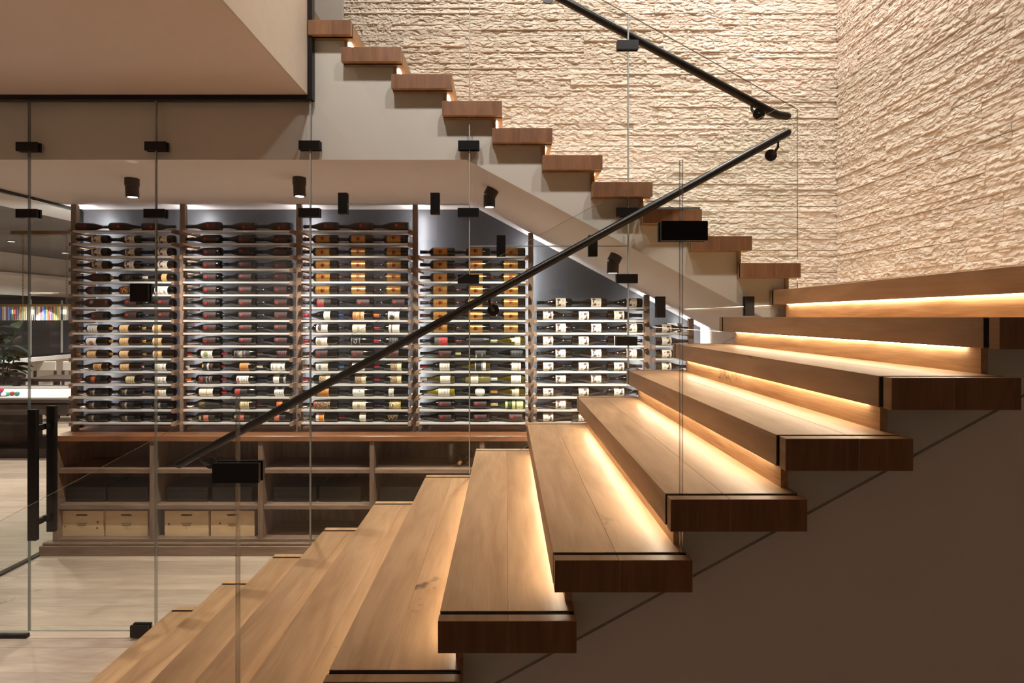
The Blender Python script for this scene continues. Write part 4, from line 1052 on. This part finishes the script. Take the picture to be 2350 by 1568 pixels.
# black boxes on the middle shelf
M['blackbox'] = plain('black_card', '#060505', 0.55)
zsh = PZ(1166, YC) + 0.0175
names = [('beside the cabinet end', 150, 242), ('against the first divider', 247, 340), ('just past the first divider', 384, 476), ('before the second divider', 487, 578), ('just past the second divider', 628, 725), ('before the third divider', 733, 828), ('just past the third divider', 872, 968)]
for nm, a, b_ in names:
    Y = YC + 0.08; x0, x1 = PX(a, Y), PX(b_, Y)
    root = empty('storage_box', ((x0 + x1) / 2, Y + 0.12, zsh)); tag(root, 'low black box on middle cabinet shelf %s' % nm, 'box', 'black boxes in the cabinet')
    box('box_body', (x0, x1), (Y, Y + 0.25), (zsh, zsh + 0.085), M['blackbox'], root, 0.002)
    box('lid', (x0 - 0.002, x1 + 0.002), (Y - 0.002, Y + 0.252), (zsh + 0.085, zsh + 0.118), M['blackbox'], root, 0.002)
# carafe and loose bottle in the fourth compartment
zs2 = PZ(1083, YC) + 0.0175
v, f = lathe([(0, .026), (.003, .03), (.15, .03), (.16, .03), (.165, .027)], 24)
me = bpy.data.meshes.new('canister'); me.from_pydata([(b, c, a) for a, b, c in v], [], [tuple(reversed(q)) for q in f])
for p in me.polygons: p.use_smooth = len(p.vertices) == 4
M['canister'] = plain('brushed_steel', '#8a817a', 0.35, 0.7)
can = obj('metal_canister', me, M['canister'], (PX(1036, 4.2), 4.2, zs2)); tag(can, 'slim brushed metal canister on upper cabinet shelf', 'canister')
lb = bpy.data.objects.new('wine_bottle', bottle_mesh('bord', 'g_dark')); col.objects.link(lb)
place(lb, (PX(1066, 4.2), 4.2, zs2 + 0.036)); lb.rotation_euler = (0, 0, R(78))
tag(lb, 'dark bottle lying in cabinet with tan capsule pointing out of compartment', 'bottle')
ch = bpy.data.objects.new('capsule', cap_mesh(.04, '#a8744c')); col.objects.link(ch); ch.parent = lb

# ================================================================== GAME ROOM
M['felt'] = plain('pale_grey_cloth', '#bdb8b5', 0.9)
M['darkwood'] = wood('dark_stained_oak', '#2b211c', '#45362d', '#1a1310', 'X', 0.5, 1.0, 0.0)
XT0, XT1, YT0, YT1 = -8.1, -5.42, 6.5, 7.85
ZT = EYE - 1.02
pt = empty('pool_table', ((XT0 + XT1) / 2, (YT0 + YT1) / 2, 0)); tag(pt, 'dark wood pool table with pale grey cloth', 'pool table')
box('table_bed', (XT0 + 0.13, XT1 - 0.13), (YT0 + 0.13, YT1 - 0.13), (ZT - 0.07, ZT - 0.035), M['felt'], pt)
for (a, b_, c, d) in ((XT0, XT1, YT0, YT0 + 0.13), (XT0, XT1, YT1 - 0.13, YT1), (XT0, XT0 + 0.13, YT0 + 0.13, YT1 - 0.13), (XT1 - 0.13, XT1, YT0 + 0.13, YT1 - 0.13)):
    box('rail', (a, b_), (c, d), (ZT - 0.05, ZT), M['darkwood'], pt, 0.006)
for (a, b_, c, d) in ((XT0 + 0.135, XT1 - 0.135, YT0 + 0.131, YT0 + 0.17), (XT0 + 0.135, XT1 - 0.135, YT1 - 0.17, YT1 - 0.131)):
    box('cushion', (a, b_), (c, d), (ZT - 0.035, ZT - 0.004), M['felt'], pt, 0.005)
box('apron', (XT0 + 0.02, XT1 - 0.02), (YT0 + 0.02, YT1 - 0.02), (ZT - 0.20, ZT - 0.071), M['darkwood'], pt)
for x in (PX(31, 7.1), PX(31, 7.1) - 1.3):
    box('leg', (x - 0.13, x + 0.13), (6.95, 7.4), (0.12, ZT - 0.20), M['darkwood'], pt)
box('base', (XT0 + 0.3, XT1 - 0.25), (6.75, 7.6), (0.0, 0.12), M['darkwood'], pt, 0.004)
for nm, px, Y, c in (('purple', 2, 6.95, '#4a3c8c'), ('white', 8, 6.93, '#e8e4dc'), ('green striped', 17, 6.98, '#4c9c8c'), ('red', 28, 7.02, '#b04438'), ('teal', 39, 7.0, '#3c8078'), ('crimson', 3, 7.35, '#c03c50')):
    bm = bmesh.new(); bmesh.ops.create_uvsphere(bm, u_segments=20, v_segments=12, radius=0.0286)
    b_ = from_bm('pool_ball', bm, plain('ball_' + nm.replace(' ', '_'), c, 0.08), (PX(px, Y), Y, ZT - 0.035 + 0.0286), None, True)
    tag(b_, '%s pool ball on the pale pool table cloth' % nm, 'ball', 'pool balls on the table')
bm = bmesh.new(); bm_box(bm, (-0.055, 0.055), (-0.03, 0.03), (0, 0.055)); bmesh.ops.bevel(bm, geom=list(bm.edges), offset=0.012, segments=2, affect='EDGES')
ck = from_bm('chalk_holder', bm, M['black'], (PX(31, 7.72), 7.77, ZT), None); tag(ck, 'small black block on the far rail of the pool table', 'box')

# chandelier
YCH = 7.15
chn = empty('chandelier', (-6.3, YCH, EYE + 1.17)); tag(chn, 'long chandelier of coloured glass strips on two chains over pool table', 'chandelier')
M['brass'] = plain('aged_brass', '#8a6a3c', 0.4, 0.6)
box('canopy_bar', (PX(32, YCH), PX(182, YCH)), (YCH - 0.05, YCH + 0.05), (EYE + 1.125, EYE + 1.17), M['brass'], chn)
zf = PZ(701, YCH)
box('frame', (PX(-60, YCH), PX(192, YCH)), (YCH - 0.12, YCH + 0.12), (zf - 0.02, zf + 0.012), M['brass'], chn)
for px in (53, 153):
    bm = bmesh.new(); x = 0; z = 0.0; k = 0
    LH = 0.036
    while z < 1.125 + EYE - zf - 0.02:
        c0 = Vector((0, 0, z + LH / 2))
        segs = 10; ring = []
        for s in range(segs):
            a = 2 * math.pi * s / segs
            u = math.cos(a) * 0.011; vv = math.sin(a) * LH * 0.62
            ring.append(Vector((u, 0, vv)) if k % 2 == 0 else Vector((0, u, vv)))
        vsr = []
        for s in range(segs):
            d = (ring[(s + 1) % segs] - ring[s - 1]).normalized(); n_ = Vector((0, 1, 0)) if k % 2 == 0 else Vector((1, 0, 0)); m_ = d.cross(n_)
            vsr.append([bm.verts.new(c0 + ring[s] + (n_ * math.cos(q) + m_ * math.sin(q)) * 0.0032) for q in (0, 1.57, 3.14, 4.71)])
        for s in range(segs):
            for q in range(4):
                bm.faces.new((vsr[s][q], vsr[s][(q + 1) % 4], vsr[(s + 1) % segs][(q + 1) % 4], vsr[(s + 1) % segs][q]))
        z += LH; k += 1
    from_bm('chain', bm, M['brass'], (PX(px, YCH), YCH, zf + 0.012), chn)
CC = ['#4a64b8', '#c88a5c', '#e6e2de', '#9c5048', '#d8c47c', '#9ab0dc', '#5a5a64', '#e0b080', '#8a9a7c', '#f4f0ec', '#8c6484', '#eae4da']
CG = []
for i, c in enumerate(CC):
    m, nt_, b_ = new_mat('coloured_glass'); b_.inputs['Base Color'].default_value = srgb(c); b_.inputs['Roughness'].default_value = 0.15
    b_.inputs['Transmission Weight'].default_value = 0.5; CG.append(m)
px = -58.0; i = 0
while px < 190:
    x = PX(px, YCH)
    box('glass_strip', (x, x + 0.021), (YCH - 0.118, YCH - 0.112), (PZ(735, YCH), zf - 0.02), CG[(i * 7 + i // 3) % len(CG)], chn)
    px += 4.3; i += 1
for px in (-20, 30, 75, 105, 148, 176):
    disc('bulb', (PX(px, YCH), YCH, PZ(716, YCH)), (0, 0, 1), 0.022, 0.06, M['lamp_warm'], chn, 14)
lamp('POINT', 'chandelier_light', (-6.3, YCH, zf - 0.2), 30, (1.0, 0.82, 0.6), chn, shadow_soft_size=0.15)

# dining table and chairs
dt = empty('dining_table', (-7.6, 9.2, 0)); tag(dt, 'dark dining table under the dark window', 'table')
box('tabletop', (-8.2, -6.6), (8.85, 9.5), (0.73, 0.78), M['darkwood'], dt, 0.004)
for x in (-8.1, -6.8):
    for y in (8.92, 9.36): box('leg', (x, x + 0.07), (y, y + 0.07), (0, 0.73), M['darkwood'], dt)
M['chair'] = plain('beige_leather', '#cfc4b8', 0.5)
def chair(x, y, label):
    r = empty('dining_chair', (x, y, 0)); tag(r, label, 'chair', 'beige dining chairs')
    box('seat', (x - 0.21, x + 0.21), (y - 0.2, y + 0.2), (0.42, 0.47), M['chair'], r, 0.012)
    box('backrest', (x - 0.2, x + 0.2), (y + 0.17, y + 0.205), (0.8, 0.98), M['chair'], r, 0.012)
    for sx in (-1, 1):
        for sy in (-1, 1):
            box('leg', (x + sx * 0.19 - 0.016, x + sx * 0.19 + 0.016), (y + sy * 0.175 - 0.016, y + sy * 0.175 + 0.016), (0, 0.42 if sy < 0 else 0.8), M['darkwood'], r)
chair(PX(101, 9.95), 9.8, 'beige chair with low rectangular backrest behind the dining table')
chair(PX(165, 9.95), 9.8, 'beige chair at the dining table end nearer the rack')
ac = empty('armchair', (PX(-2, 9.0), 9.0, 0)); tag(ac, 'dark armchair between plant and pool table', 'armchair')
x = PX(-2, 9.0)
box('seat', (x - 0.3, x + 0.2), (8.75, 9.25), (0.25, 0.43), M['darkwood'], ac, 0.02)
box('backrest', (x - 0.3, x + 0.2), (9.2, 9.3), (0.43, 0.80), M['darkwood'], ac, 0.02)
for sx in (x - 0.28, x + 0.15): box('leg', (sx, sx + 0.04), (8.8, 8.84), (0, 0.25), M['darkwood'], ac)
# plant
M['leaf'] = plain('dark_green_leaf', '#1d2a14', 0.35, 0.0, 0.5, noise=0.2, nscale=8)
M['pot'] = plain('grey_pot', '#6a655f', 0.6)
pc = Vector((PX(2, 8.5), 8.5, 0))
plant = empty('potted_plant', pc); tag(plant, 'dark leafy potted plant in front of the dark window', 'plant')
v, f = lathe([(0, .16), (.02, .18), (.36, .22), (.38, .22), (.38, .19)], 24)
me = bpy.data.meshes.new('pot'); me.from_pydata([(b, c, a) for a, b, c in v], [], [tuple(reversed(q)) for q in f]); obj('pot', me, M['pot'], pc, plant)
def leaf_mesh(ln, wd):
    vs_ = []; fs = []; n = 7
    for i in range(n + 1):
        t = i / n; w_ = wd * math.sin(math.pi * min(1, t * 0.95 + 0.03)) ** 0.8; zz = -0.35 * ln * t * t
        vs_ += [(-w_, t * ln, zz + 0.015), (0, t * ln, zz), (w_, t * ln, zz + 0.015)]
    for i in range(n):
        for j in range(2): fs.append((i * 3 + j, i * 3 + j + 1, i * 3 + j + 4, i * 3 + j + 3))
    me = bpy.data.meshes.new('leaf'); me.from_pydata(vs_, [], fs); me.materials.append(M['leaf'])
    for p in me.polygons: p.use_smooth = True
    return me
LFM = [leaf_mesh(0.26, 0.085), leaf_mesh(0.2, 0.07)]
for s in range(7):
    a = s * 0.9 + 0.3; top_ = pc + Vector((math.cos(a) * 0.22, math.sin(a) * 0.2, 1.15 + 0.6 * rnd.random()))
    mid_ = pc + Vector((math.cos(a) * 0.06, math.sin(a) * 0.06, 0.8))
    st = tube('stem', [pc + Vector((0, 0, 0.36)), mid_, top_], 0.008, M['leaf'], plant, 6)
    for q in range(9):
        t = 0.2 + 0.8 * q / 8; p_ = mid_.lerp(top_, t)
        lf = bpy.data.objects.new('leaf', LFM[q % 2]); col.objects.link(lf); place(lf, p_, plant)
        lf.rotation_euler = (rnd.uniform(-0.3, 0.7), rnd.uniform(-0.4, 0.4), rnd.uniform(0, 6.28))

# ================================================================== LAMPS OF THE BUILDING (ceiling fixtures), WITH ADDED FILL LAMPS
def downlight(x, y, z, energy, color, aim, name_label, size=R(110), blend=1.0, soft=0.05, lens=True):
    root = empty('downlight', (x, y, z)); tag(root, name_label, 'downlight', 'recessed downlights')
    disc('trim_ring', (x, y, z - 0.004), (0, 0, 1), 0.055, 0.008, M['bronze'], root)
    disc('lens', (x, y, z - 0.009), (0, 0, 1), 0.042, 0.002, M['lamp_down'], root)
    lamp('SPOT', 'downlight_beam', (x, y, z - 0.02), energy, color, root, aim, spot_size=size, spot_blend=blend, shadow_soft_size=soft)
ORDN = ['first', 'second', 'third', 'fourth', 'fifth', 'sixth']
for i, x in enumerate((-1.0, -0.1, 0.8, 1.7, 2.5)):
    downlight(x, YSTONE - 1.25, 6.9, WASH, WASH_COL, (x, YSTONE, 3.2), '%s ceiling downlight washing the stone wall above upper flight' % ORDN[i], R(85))
for i, y in enumerate((3.9, 3.1, 2.3)):
    downlight(XSTONE - 1.25, y, 6.9, WASH * 0.75, WASH_COL, (XSTONE, y, 3.2), '%s ceiling downlight washing the stone wall above landing' % ORDN[i], R(85))
for i, (x, y) in enumerate(((-0.6, 2.2), (0.9, 2.3))):
    downlight(x, y, 6.9, VOID, HALL_COL, (x - 0.3, y + 0.1, 1.0), '%s downlight over the open stair well' % ORDN[i], R(75), 0.8)
for i, (x, y) in enumerate(((-3.0, 1.75), (-4.1, 1.7), (-5.2, 1.6))):
    downlight(x, y, ZSOFF, HALL_FILL, HALL_COL, (x - 0.25, y, 0), '%s added fill downlight in the hall soffit' % ORDN[i], R(76))  # added lamps; their bounce off the floor brightens soffit and fascia
for i, (x, y) in enumerate(((-6.2, 6.0), (-6.3, 8.6), (PX(26, 8.05), 8.05), (-8.0, 9.5), (-5.0, 5.2))):
    downlight(x, y, EYE + 1.17, GAMES, HALL_COL, (x, y, 0), '%s downlight in the grey game room ceiling' % ORDN[i], R(125))

for i, x in enumerate((-2.2, -3.8)):
    downlight(x, -1.7, ZSOFF, REAR_FILL, HALL_COL, (x, -2.6, 1.6), '%s added fill downlight washing the hall rear wall' % ORDN[i], R(110))  # added pair, bounced off the rear wall to fill the fascia
# added fill lamps on a bar, brightening the upper flight's side wall
stair_fill = empty('stair_fill_light', (0.3, 1.56, 4.92)); tag(stair_fill, 'slim black bar of added fill lamps hung above the stair flights', 'fill light')
box('fill_bar', (-1.0, 1.7), (1.545, 1.575), (4.92, 4.95), M['bronze'], stair_fill)
for x in (-0.9, 1.6): tube('cable', [(x, 1.56, 4.95), (x, 1.56, 6.9)], 0.002, M['bronze'], stair_fill, 6)
for x in (-0.75, 0.3, 1.35):
    d = (Vector((x + 0.1, 3.01, 2.5)) - Vector((x, 1.56, 4.86))).normalized()
    c = Vector((x, 1.56, 4.87))
    bm = bmesh.new(); bmesh.ops.create_cone(bm, cap_ends=True, segments=24, radius1=0.032, radius2=0.032, depth=0.09)
    bmesh.ops.rotate(bm, verts=bm.verts, cent=(0, 0, 0), matrix=Vector((0, 0, 1)).rotation_difference(d).to_matrix())
    hd = from_bm('lamp_head', bm, M['bronze'], c, stair_fill)
    disc('lens', c + d * 0.0455, d, 0.026, 0.002, M['lamp_warm'], hd)
    lamp('SPOT', 'fill_beam', c + d * 0.055, STAIR_FILL, HALL_COL, hd, c + d, spot_size=R(100), spot_blend=1.0, shadow_soft_size=0.09)
